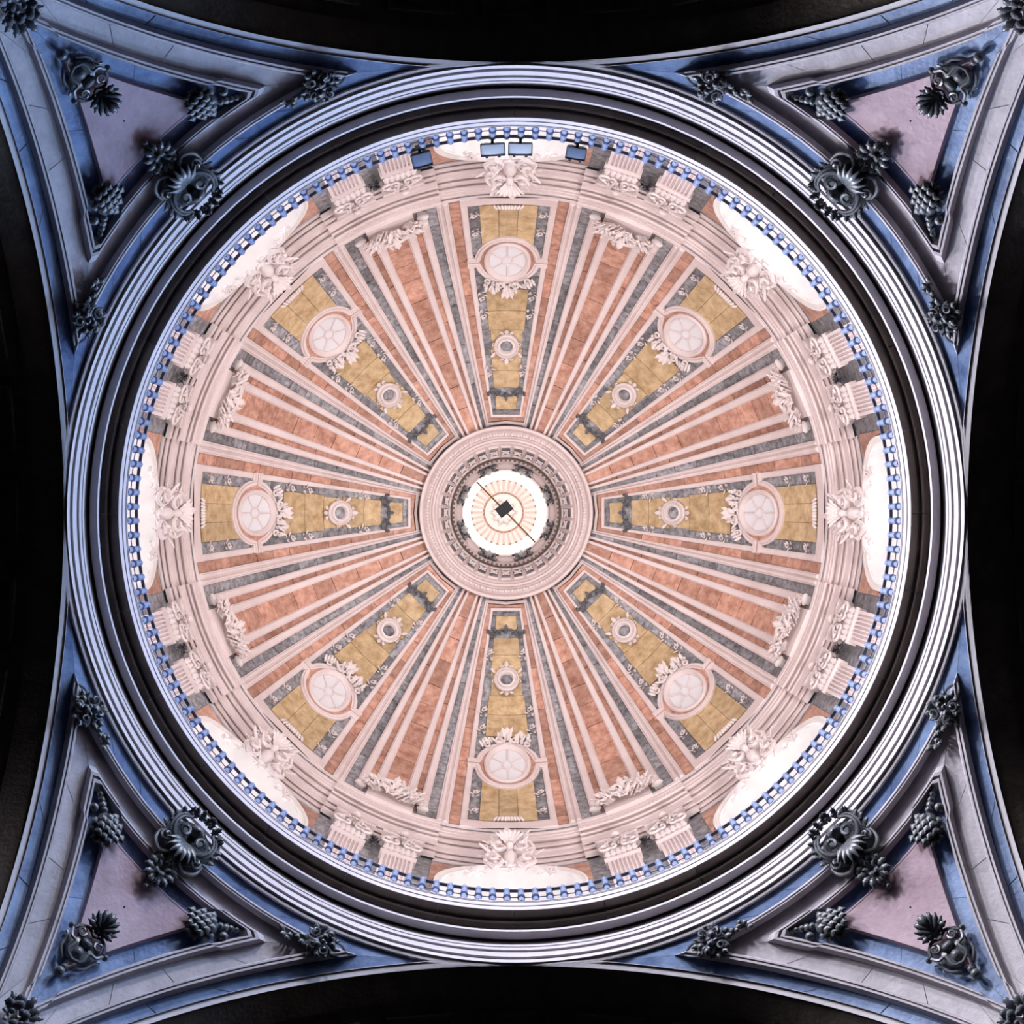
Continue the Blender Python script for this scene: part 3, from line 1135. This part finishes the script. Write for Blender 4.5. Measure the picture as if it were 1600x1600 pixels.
for s in (-1, 1):
    mb.spiral((s * 0.16, -0.3), 0.12, 0.02, 1.4, pi / 2, s, 0.035, 0.04, 0.12, n=14)
    mb.curve([(s * 0.2, -0.45, 0.05), (s * 0.28, -0.1, 0.06), (s * 0.12, 0.3, 0.06), (s * 0.3, 0.5, 0.06)], 0.035)
    mb.leaf((s * 0.05, 0), pi / 2 - s * 0.4, 0.4, 0.16, 0.05, 0.05, w0=0.04)
mb.leaf((0, -0.4), pi / 2, 0.8, 0.22, 0.08, 0.05, w0=0.04)
me_con = mb.mesh('console', 'dark')
mb = MB()
mb.grid([[(0.34 * q * cos(t), 0.45 * q * sin(t), z) for t in span(0, 2 * pi, 24)[:-1]] for q, z in ((1, -0.02), (1, 0.05), (0.88, 0.06), (0.8, 0.02), (0.02, 0.03))], 0, True)
me_ov = mb.mesh('oval_panel', 'white', 30)
for k in range(8):
    add('console', me_con, lw, LI @ Rz(45 * k + 22.5) @ fm)
    add('oval_panel', me_ov, lw, LI @ Rz(45 * k) @ fm)
# lantern windows: eight bright arched panes with pale piers
for k in range(8):
    o = bpy.data.objects.new('window_%d' % (k + 17), None)
    COL.objects.link(o)
    c = Vector(W(1.31, 39.6, 45 * k))
    o.location = c
    tag(o, "bright lantern window at %s" % CLOCK[k], kind='structure')
    mb = MB()
    rows = []
    for a in span(-19, 19, 8):
        top = 42.0 + 0.75 * sqrt(max(0, 1 - (a / 19.5) ** 2))
        rows.append([tuple(Vector(W(1.34 - 0.06 * (h - 39.6), h, a + 45 * k)) - c) for h in (39.6, 41, top)])
    mb.grid(rows)
    add('pane', mb.mesh('pane', 'lantern_glass', 0), o)
mb = MB()
lathe_ring(mb, [(1.40, 39.5), (1.22, 42.9), (1.20, 43.0), (1.15, 43.02), (1.14, 43.1)], 96)
lathe_ring(mb, [(1.14, 43.1)] + [(1.14 * cos(t), 43.1 + 0.9 * sin(t)) for t in span(0.05, pi / 2 - 0.02, 10)], 64)
lc = single(mb, 'ceiling_lantern', 'plaster')
tag(lc, 'small white vault closing the lantern', kind='structure')
LCI = Matrix.Translation(-lc.location)
for k in range(32):
    mb = MB()
    rows = []
    for t in span(0.08, 0.88, 6):
        r, h = 1.14 * cos(t), 43.1 + 0.9 * sin(t)
        w = 1.6
        rows.append([W(r, h, -w), W(r - 0.03, h - 0.03, -w), W(r - 0.03, h - 0.03, w), W(r, h, w)])
    mb.grid(rows)
    if k == 0:
        c = mb.center()
        mb.v = [tuple(Vector(p) - c) for p in mb.v]
        me = mb.mesh('vault_rib', 'faint', 20)
    add('vault_rib', me, lc, LCI @ Rz(360 * k / 32) @ Matrix.Translation(c))
mb = MB()
r, h = PR(31, 43.82)
mb.tube([W(r, h, 360 * i / 48) for i in range(48)], 0.042, 6, closed=True)
c = mb.center()
mb.v = [tuple(Vector(p) - c) for p in mb.v]
add('orange_ring', mb.mesh('orange_ring', 'orange'), lc, LCI @ Matrix.Translation(c))
mb = MB()
for i in range(10):
    mb.leaf((0, 0), i * 2 * pi / 10, 0.42, 0.2, 0.05, 0.05, w0=0.0)
for i in range(10):
    mb.blob((0.46 * cos(i * pi / 5), 0.46 * sin(i * pi / 5), 0.0), 0.06, seg=6, rings=4)
mb.v = [(x, y, -z) for x, y, z in mb.v]
add('rosette', mb.mesh('rosette', 'carved'), lc, LCI @ Matrix.Translation(W(0, 43.93)))

# bar with a dark box across the eye of the lantern
h = 37.75
p0, p1 = real_point(745, 753, h), real_point(836, 847, h)
cb = real_point(787.5, 795.5, h)
t = thing('crossbar', Matrix.Translation((p0 + p1) / 2), 'brass-coloured bar with a black box across the open eye of the lantern', 'bar')
c0 = (p0 + p1) / 2
mb = MB()
mb.tube([p0 - c0, p1 - c0], 0.026, 8)
add('rod', mb.mesh('rod', 'brass'), t)
mb = MB()
ang = radians(-38)
mb.box((0, 0, 0), (0.46, 0.34, 0.30), rot=ang)
add('black_box', mb.mesh('black_box', 'iron', 20), t, Matrix.Translation(cb - c0 + Vector((0, 0, -0.1))))
mb = MB()
for i in range(5):
    mb.box((-0.16 + 0.08 * i, 0, -0.16), (0.05, 0.26, 0.02))
add('grille', mb.mesh('grille', 'housing', 20), t, Matrix.Translation(cb - c0 + Vector((0, 0, -0.1))) @ Matrix.Rotation(ang, 4, 'Z'))

# ------------------------------------------------------------------ pendentives
H0 = 20.0 - RR
RP = RR * sqrt(2)


def pend(X, Y, w):
    """point of the pendentive sphere (lifted w inward) seen at offset X, Y px from the axis"""
    dx, dy = X / F, Y / F
    a = dx * dx + dy * dy + 1
    b = -2 * H0
    c = H0 * H0 - (RP - w) ** 2
    t = (-b + sqrt(b * b - 4 * a * c)) / (2 * a)
    return Vector((dx * t, dy * t, t + CZ))


def arch_xy(s):
    h = H0 + sqrt(max(1e-6, RR * RR - s * s))
    return Vector((F * RR / h, F * s / h))


SS = [RR * sin(t) for t in span(0, pi / 2 - 0.02, 260)]
ARC = [arch_xy(s) for s in SS]
NRM = []
for i in range(len(ARC)):
    t = (ARC[min(i + 1, len(ARC) - 1)] - ARC[max(i - 1, 0)]).normalized()
    NRM.append(Vector((-t.y, t.x)))       # points away from the arch, into the pendentive
NA = 44


def jog(t):
    return 1.0 if (t < 0.17 or t > 0.88) else 0.0


def loop(a, r, jg=0.0):
    """[arch side from ring corner to outer corner], mirrored side, [ring side]"""
    Q = [p + n * a for p, n in zip(ARC, NRM)]
    rad = 706 + r
    i0 = 0
    for i in range(len(Q) - 1):
        if Q[i + 1].length >= rad:
            i0 = i
            break
    l0, l1 = Q[i0].length, Q[i0 + 1].length
    f0 = i0 + min(1, max(0, (rad - l0) / max(1e-9, l1 - l0)))
    f1 = len(Q) - 1.001
    for i in range(i0 + 1, len(Q) - 1):
        if Q[i + 1].y >= Q[i + 1].x:
            d0, d1 = Q[i].x - Q[i].y, Q[i + 1].x - Q[i + 1].y
            f1 = i + d0 / (d0 - d1)
            break

    def samp(f, off):
        i = int(f)
        u = f - i
        P = (ARC[i] + NRM[i] * off) * (1 - u) + (ARC[i + 1] + NRM[i + 1] * off) * u
        return P
    side = []
    tt = [q / NA for q in range(NA + 1)]
    for t in tt:
        f = f0 + (f1 - f0) * t
        side.append(samp(f, a - jg * jog(t) * (1 if 0 < t < 1 else 1)))
    if jg:
        # pull the jogged outer corner back onto the diagonal
        P = side[-1]
        m = (P.x + P.y) / 2
        side[-1] = Vector((m, m))
    c1 = side[0]
    a1 = atan2(c1.y, c1.x)
    ring = []
    for q in range(NA + 1):
        t = q / NA
        an = (pi / 2 - a1) + (a1 - (pi / 2 - a1)) * t
        rr = rad - (jg * 1.1 if (t < 0.2 or t > 0.8) else 0)
        ring.append(Vector((rr * cos(an), rr * sin(an))))
    if jg:
        rr = c1.length
        ring[-1] = c1.copy()
        ring[0] = Vector((c1.y, c1.x))
    return side, [Vector((p.y, p.x)) for p in reversed(side)], ring


def lift(pts, w):
    return [pend(p.x, p.y, w) for p in pts]


# profile: (arch offset px, ring offset px, lift m, jog px)
L_EDGE = (0, -1, 0.0)
bands = []      # (name, material, outer spec, inner spec, stones per arch side, stones on ring side)
OR = 0.20       # height of the frame mouldings


def mould(name, mat, specs):
    """a continuous moulding run round the three sides"""
    mb = MB()
    Ls = []
    for sp in specs:
        a, r, w = sp[:3]
        S = loop(a, r, sp[3] if len(sp) > 3 else 0)
        Ls.append(lift(S[0] + S[1][1:] + S[2][1:-1], w))
    mb.grid(Ls, 0, True)
    return mb


def stones(name, mat, o, i, na, nr, w, gap=0.006):
    """stone blocks filling the band between two outlines"""
    So, Si = loop(o[0], o[1], o[2] if len(o) > 2 else 0), loop(i[0], i[1], i[2] if len(i) > 2 else 0)
    out = []
    rnd = random.Random(na * 31 + nr + int(o[0]))
    for side, n in ((0, na), (1, na), (2, nr)):
        if n == 0:
            continue
        for b in range(n):
            t0 = b / n + (0.25 / n * (rnd.random() - 0.5) if 0 < b else 0)
            t1 = (b + 1) / n + (0.0 if b < n - 1 else 0)
            lo, hi = int(round(b * NA / n)), int(round((b + 1) * NA / n))
            A_, B_ = list(So[side][lo:hi + 1]), list(Si[side][lo:hi + 1])

            def trim(P):
                P = list(P)
                P[0] = P[0] + (P[1] - P[0]) * 0.05
                P[-1] = P[-1] + (P[-2] - P[-1]) * 0.05
                return P
            A_, B_ = trim(A_), trim(B_)
            q = 0.008 * (rnd.random() - 0.5)
            mb = MB()
            mb.grid([lift(A_, w - 0.06), lift(A_, w + q), lift(B_, w + q), lift(B_, w - 0.06)])
            for j in (0, -1):
                mb.face([pend(A_[j].x, A_[j].y, w - 0.06), pend(A_[j].x, A_[j].y, w + q), pend(B_[j].x, B_[j].y, w + q), pend(B_[j].x, B_[j].y, w - 0.06)])
            out.append((name, mat, mb))
    return out


pieces = []
# pale outer edge along the arch, and the ring fillet
pieces.append(('edge_band', 'pale', mould('', '', [(0, -4, -0.02), (0, -4, 0.02), (11, 3, 0.02), (11.5, 4, 0.0)])))
pieces.append(('ring_groove', 'frame', mould('', '', [(11.3, 1, 0.05), (11.5, 4.5, 0.05), (11.8, 6, 0.04), (12, 8, -0.02)])))
pieces += stones('blue_stone', 'blue', (12, 6), (33, 28), 8, 9, 0.0)
R1 = 0.13
pieces.append(('outer_moulding', 'frame', mould('', '', [(31.5, 26.5, -0.03), (32.5, 27, 0.02), (39.6, 28, R1), (42.6, 29.5, R1), (43.2, 30, R1 - 0.03), (44.8, 31, R1 - 0.03),
                                                        (45.4, 31.5, R1), (48, 33, R1), (49.5, 42, 0)])))
pieces += stones('frame_stone', 'frame', (49, 41), (81, 67, 4), 5, 5, 0.01)
pieces.append(('inner_moulding', 'frame', mould('', '', [(79.5, 65, -0.03, 4), (80.5, 66, 0.02, 4), (87, 67, R1, 4), (90, 68.5, R1, 4), (90.6, 69, R1 - 0.03, 4),
                                                        (92.5, 70, R1 - 0.03, 4), (93.1, 70.5, R1, 4), (95.6, 72, R1, 4), (97, 81, 0, 4)])))
pieces += stones('inner_blue_stone', 'blue', (96, 80, 4), (127, 102), 4, 4, 0.0)
pieces.append(('panel_fillet', 'pink', mould('', '', [(122, 101, -0.03), (122.5, 101.3, 0.0), (127.5, 101.8, 0.09), (129, 103.5, 0.09)])))
mb = MB()
S = loop(127, 102)
bd = S[0] + S[1][1:] + S[2][1:-1]
ctr = Vector((0, 0))
for p in bd:
    ctr += p / len(bd)
mb.grid([lift([ctr + (p - ctr) * q for p in bd], 0.085) for q in (1, 0.75, 0.5, 0.25, 0.02)], 0, True)
pieces.append(('marble_panel', 'pink', mb))
meshes = []
for nm, mat, mb in pieces:
    c = mb.center()
    mb.v = [tuple(Vector(p) - c) for p in mb.v]
    meshes.append((nm, mb.mesh(nm, mat, 28), c))
mb = MB()
S = loop(0.5, -5)
bd = S[0] + S[1][1:] + S[2][1:-1]
mb.grid([lift([ctr + (p - ctr) * q for p in bd], -0.05) for q in (1, 0.9, 0.8, 0.7, 0.6, 0.5, 0.3, 0.15, 0.02)], 0, True)
cbase = mb.center()
mb.v = [tuple(Vector(p) - cbase) for p in mb.v]
me_base = mb.mesh('pendentive', 'frame')
pend_obj = []
for q in range(4):
    o = add('wall_%s' % COMPASS[q], me_base, None, Rz(90 * q) @ Matrix.Translation(cbase))
    tag(o, 'triangular pendentive with pink marble panel in the %s corner' % QUAD[q], kind='structure')
    inv = Matrix.Translation(-cbase)
    for nm, me, c in meshes:
        add(nm, me, o, inv @ Matrix.Translation(c))
    pend_obj.append(o)

# ------------------------------------------------------------------ carved ornaments of the pendentives


def pend_frame(q, X, Y, w=0.0):
    p = pend(X, Y, w)
    n = Vector((0, 0, H0 + CZ)) - p
    return Rz(90 * q) @ frame_at(p, n, (0, 0, 1))


# big shell: y points up to the ring
shell_parts = []
mb = MB()
for s in (-1, 1):
    mb.spiral((s * 0.18, 0.07), 0.165, 0.02, 1.75, -pi / 2 - s * 0.5, s, 0.038, 0.16, 0.36, n=30)
    mb.spiral((s * 0.32, -0.17), 0.11, 0.015, 1.5, pi / 2, -s, 0.032, 0.14, 0.28, n=20)
    for q in range(3):
        e = 0.045 * q
        mb.curve([(s * (0.10 + e), -0.12 - e, 0.22 - e), (s * (0.26 + e), -0.08 - e * 0.5, 0.24 - e), (s * (0.36 + e), 0.08, 0.24 - e), (s * (0.33 + e), 0.24 + e, 0.22 - e), (s * 0.22, 0.34 + e, 0.2 - e)], 0.026)
    mb.curve([(s * 0.44, -0.1, 0.1), (s * 0.42, -0.3, 0.14), (s * 0.26, -0.42, 0.18), (s * 0.1, -0.36, 0.2)], 0.036)
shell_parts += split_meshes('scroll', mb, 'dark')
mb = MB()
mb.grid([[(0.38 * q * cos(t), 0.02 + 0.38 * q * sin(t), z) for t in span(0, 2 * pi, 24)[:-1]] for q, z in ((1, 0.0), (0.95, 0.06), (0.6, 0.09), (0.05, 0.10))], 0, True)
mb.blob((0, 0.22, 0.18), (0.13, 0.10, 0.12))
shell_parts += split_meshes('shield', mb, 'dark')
mb = MB()
for i in range(7):
    a = -pi / 2 + (i - 3) * 0.30
    mb.leaf((0.02 * cos(a), -0.02), a, 0.38, 0.12, 0.14, 0.06, lobes=1, w0=0.17)
rg = random.Random(9)
for i in range(15):
    a = pi / 2 + (i - 7) * 0.24
    b = (0.40 * cos(a), 0.05 + 0.40 * sin(a))
    mb.leaf(b, a + rg.uniform(-0.4, 0.4), 0.15, 0.10, 0.08, 0.08, w0=0.10)
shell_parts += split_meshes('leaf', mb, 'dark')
mb = MB()
for i in range(12):
    a = pi / 2 + (i - 5.5) * 0.27
    mb.blob((0.44 * cos(a), 0.05 + 0.44 * sin(a), 0.16), 0.038, seg=7, rings=5)
shell_parts += split_meshes('berry', mb, 'dark')
# cluster under the shell
mb = MB()
mb.blob((0, 0, 0.08), (0.17, 0.19, 0.12), rough=0.15)
bud_parts = split_meshes('bud', mb, 'dark')
mb = MB()
for i in range(11):
    a = i * 2 * pi / 11
    mb.leaf((0.07 * cos(a), 0.07 * sin(a)), a, 0.22, 0.12, 0.10, -0.02, w0=0.12)
for i in range(5):
    a = i * 2 * pi / 5 + 0.3
    mb.leaf((0, 0), a, 0.13, 0.10, 0.06, 0.10, w0=0.18)
bud_parts += split_meshes('leaf', mb, 'dark')
mb = MB()
for s in (-1, 1):
    mb.spiral((s * 0.20, 0.16), 0.08, 0.015, 1.3, pi / 2, s, 0.024, 0.10, 0.18, n=12)
mb.curve([(0, -0.15, 0.12), (0.02, -0.24, 0.14), (0.0, -0.30, 0.13)], 0.03)
mb.blob((0, -0.33, 0.13), 0.045)
bud_parts += split_meshes('stem', mb, 'dark')
# vertex cluster: y points along its drop
mb = MB()
rg = random.Random(2)
for i in range(18):
    a = rg.uniform(0, 2 * pi)
    d = rg.uniform(0.0, 0.24)
    mb.blob((d * cos(a), d * sin(a), rg.uniform(0.1, 0.24)), rg.uniform(0.035, 0.07), seg=7, rings=5)
berry_parts = split_meshes('berry', mb, 'dark')
mb = MB()
for i in range(12):
    a = i * 2 * pi / 12 + rg.uniform(-0.15, 0.15)
    mb.leaf((0.12 * cos(a), 0.12 * sin(a)), a, rg.uniform(0.15, 0.24), 0.11, 0.1, 0.04, w0=0.05)
for i in range(7):
    mb.leaf((rg.uniform(-0.06, 0.06), 0.2 + 0.06 * i), pi / 2 + rg.uniform(-0.9, 0.9), 0.16, 0.10, 0.09, 0.04, w0=0.06)
vleaf_parts = split_meshes('leaf', mb, 'dark')
bouquet_parts = berry_parts + vleaf_parts[:12]
mb = MB()
for s in (-1, 1):
    mb.spiral((s * 0.14, -0.1), 0.12, 0.02, 1.5, -pi / 2, -s, 0.026, 0.16, 0.26, n=16)
    mb.spiral((s * 0.12, 0.12), 0.09, 0.02, 1.4, pi / 2, s, 0.024, 0.16, 0.26, n=14)
    mb.curve([(s * 0.12, -0.22, 0.08), (s * 0.10, -0.34, 0.10), (0, -0.48, 0.06)], 0.022)
vscroll_parts = split_meshes('scroll', mb, 'dark')
# corner cartouche with ball, y up
mb = MB()
mb.grid([[(0.22 * q * cos(t) * (1 + 0.12 * cos(4 * t)), 0.22 * q * sin(t) * (1 + 0.1 * cos(3 * t)), z) for t in span(0, 2 * pi, 28)[:-1]] for q, z in
         ((1, 0.0), (1, 0.05), (0.8, 0.08), (0.05, 0.09))], 0, True)
mb.blob((0, -0.09, 0.10), (0.08, 0.09, 0.07), seg=12, rings=6)
mb.blob((0, 0.10, 0.10), (0.11, 0.07, 0.06), seg=12, rings=6)
cart_parts = split_meshes('shield', mb, 'dark')
mb = MB()
for s in (-1, 1):
    mb.curve([(0, -0.24, 0.12), (s * 0.13, -0.2, 0.16), (s * 0.13, -0.04, 0.18), (s * 0.24, 0.0, 0.16), (s * 0.30, 0.12, 0.12)], 0.026)
    mb.spiral((s * 0.17, 0.15), 0.11, 0.015, 1.6, 0 if s > 0 else pi, s, 0.026, 0.12, 0.22, n=18)
    mb.curve([(s * 0.28, 0.22, 0.1), (s * 0.14, 0.30, 0.12), (0, 0.24, 0.14)], 0.026)
    mb.curve([(s * 0.10, -0.30, 0.06), (s * 0.24, -0.18, 0.08), (s * 0.26, -0.02, 0.08), (s * 0.33, 0.06, 0.06)], 0.024)
    mb.blob((s * 0.34, 0.17, 0.07), 0.05)
cart_parts += split_meshes('scroll', mb, 'dark')
mb = MB()
mb.blob((0, -0.37, 0.06), 0.055, seg=10, rings=6)
mb.blob((0, -0.48, 0.08), 0.078, seg=12, rings=8)
cart_parts += split_meshes('ball', mb, 'dark')
# palmette
mb = MB()
for i in range(9):
    a = pi / 2 + (i - 4) * 0.40
    mb.leaf((0, -0.1), a, 0.36 - 0.03 * abs(i - 4), 0.13, 0.1, 0.02, w0=0.08)
for i in range(6):
    a = pi / 2 + (i - 2.5) * 0.45
    mb.leaf((0, -0.1), a, 0.24, 0.12, 0.1, 0.10, w0=0.14)
palm_parts = split_meshes('leaf', mb, 'dark')
# pod with ring ball and tapering drop, y toward the sharp corner
mb = MB()
mb.blob((0, 0, 0.08), (0.19, 0.25, 0.14), seg=14, rings=9, rough=0.05)
pod_parts = split_meshes('pod', mb, 'dark')
mb = MB()
for i in range(5):
    y = 0.20 - 0.085 * i
    for j in range(4):
        x = (j - 1.5) * 0.10 + (0.05 if i % 2 else 0)
        z = 0.075 + 0.135 * sqrt(max(0.02, 1 - (x / 0.21) ** 2 - ((y - 0.02) / 0.30) ** 2))
        mb.leaf((x, y), -pi / 2 + x, 0.15, 0.13, 0.03, 0.0, lobes=1, w0=z)
pod_parts += split_meshes('leaf', mb, 'dark')
mb = MB()
mb.blob((0.11, 0.36, 0.07), 0.075, seg=12, rings=8)
pod_parts += split_meshes('ball', mb, 'dark')
mb = MB()
for i in range(7):
    z = 0.30 + 0.085 * i
    mb.blob((-0.05, z, 0.05), (0.075 - 0.008 * i, 0.06, 0.05), seg=7, rings=5, rough=0.2)
pod_parts += split_meshes('bead', mb, 'dark')


def add_all(parts, t):
    for nm, me in parts:
        add(nm, me, t)


def pend_dir(q, X, Y, dx, dy, w=0.0):
    """frame whose y axis points along the picture direction dx, dy"""
    p = pend(X, Y, w)
    n = Vector((0, 0, H0 + CZ)) - p
    return Rz(90 * q) @ frame_at(p, n, pend(X + dx, Y + dy, w) - p)


def polar(r, d):
    a = radians(45 + d)
    return r * cos(a), r * sin(a)


for q in range(4):
    Q = QUAD[q]
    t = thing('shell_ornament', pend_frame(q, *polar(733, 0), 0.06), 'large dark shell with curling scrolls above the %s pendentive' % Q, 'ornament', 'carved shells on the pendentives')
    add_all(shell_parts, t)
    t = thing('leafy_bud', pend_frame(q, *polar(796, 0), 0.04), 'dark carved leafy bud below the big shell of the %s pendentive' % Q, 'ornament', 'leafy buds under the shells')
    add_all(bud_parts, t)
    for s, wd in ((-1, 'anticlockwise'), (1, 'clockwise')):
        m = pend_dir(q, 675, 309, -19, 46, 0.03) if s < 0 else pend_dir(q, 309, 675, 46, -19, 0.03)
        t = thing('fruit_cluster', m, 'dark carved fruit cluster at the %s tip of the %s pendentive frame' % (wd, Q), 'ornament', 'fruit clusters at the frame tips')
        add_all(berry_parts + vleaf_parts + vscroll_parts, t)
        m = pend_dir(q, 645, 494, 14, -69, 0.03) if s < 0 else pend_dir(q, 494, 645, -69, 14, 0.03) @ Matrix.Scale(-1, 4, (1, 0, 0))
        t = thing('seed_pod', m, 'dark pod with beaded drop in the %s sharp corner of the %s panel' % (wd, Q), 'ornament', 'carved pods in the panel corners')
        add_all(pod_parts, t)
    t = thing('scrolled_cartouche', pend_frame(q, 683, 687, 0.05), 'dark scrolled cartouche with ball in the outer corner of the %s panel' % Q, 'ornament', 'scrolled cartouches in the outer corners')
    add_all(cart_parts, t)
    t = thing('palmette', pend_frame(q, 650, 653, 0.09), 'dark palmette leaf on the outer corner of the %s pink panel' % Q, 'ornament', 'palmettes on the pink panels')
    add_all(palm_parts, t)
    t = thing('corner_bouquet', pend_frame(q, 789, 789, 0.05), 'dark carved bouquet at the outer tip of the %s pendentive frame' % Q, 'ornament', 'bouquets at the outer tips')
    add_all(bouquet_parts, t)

# ------------------------------------------------------------------ arches of the crossing: dark coffered barrel vaults
SIDE = ['east', 'south', 'west', 'north']
SIDEP = ['right', 'bottom', 'left', 'top']
mb = MB()
DEP = 4.0
th = span(radians(12), radians(168), 40)
mb.grid([[(RR + d, RR * q * cos(t), CZ + H0 + RR * q * sin(t)) for t in th] for d, q in ((0, 1), (0.5, 1.0), (0.5, 1.012), (DEP, 1.012))])
cv = mb.center()
mb.v = [tuple(Vector(p) - cv) for p in mb.v]
me_v = mb.mesh('vault', 'dull_brown', 30)
mb = MB()
n = 13
for i in range(n):
    t0, t1 = radians(12 + 156 * i / n), radians(12 + 156 * (i + 1) / n)
    a, b = t0 + 0.03, t1 - 0.03
    ctr_t = (a + b) / 2
    for x0, x1 in ((0.75, 1.75), (2.0, 3.2)):
        ring4 = []
        for q, rr in ((1.0, RR * 1.010), (1.0, RR * 0.997), (0.86, RR * 0.997), (0.80, RR * 1.009)):
            ta, tb = ctr_t - (ctr_t - a) * q, ctr_t + (b - ctr_t) * q
            xm = (x0 + x1) / 2
            xa, xb = xm - (xm - x0) * q, xm + (x1 - xm) * q
            ring4.append([(RR + x, rr * cos(t), CZ + H0 + rr * sin(t)) for x, t in ((xa, ta), (xb, ta), (xb, tb), (xa, tb))])
        mb.grid(ring4, 0, True)
mb.v = [tuple(Vector(p) - cv) for p in mb.v]
me_cof = mb.mesh('coffer_frames', 'dull_brown', 30)
mb = MB()
for i in range(8):
    mb.leaf((0, 0), i * pi / 4, 0.24, 0.14, 0.06, 0.03, w0=0.02)
mb.blob((0, 0, 0.08), 0.07)
me_ros = mb.mesh('rosette', 'dull_brown')
for q in range(4):
    o = add('wall_%s_vault' % SIDE[q], me_v, None, Rz(90 * q) @ Matrix.Translation(cv))
    tag(o, 'unlit coffered barrel vault beyond the arch at the %s edge' % SIDEP[q], kind='structure')
    inv = Matrix.Translation(-cv)
    add('coffer_frames', me_cof, o)
    for i in range(2, n - 2):
        t = radians(12 + 156 * (i + 0.5) / n)
        for x in (1.25, 2.6):
            p = Vector((RR + x, RR * 1.008 * cos(t), CZ + H0 + RR * 1.008 * sin(t)))
            add('rosette', me_ros, o, inv @ frame_at(p, (0, -cos(t), -sin(t)), (1, 0, 0)))

# floor of the crossing, far below the frame
mb = MB()
mb.grid([[(x, y, 0) for x in span(-14, 14, 8)] for y in span(-14, 14, 8)])
o = single(mb, 'floor', 'floor')
tag(o, 'dark stone floor of the crossing below the dome', kind='structure')
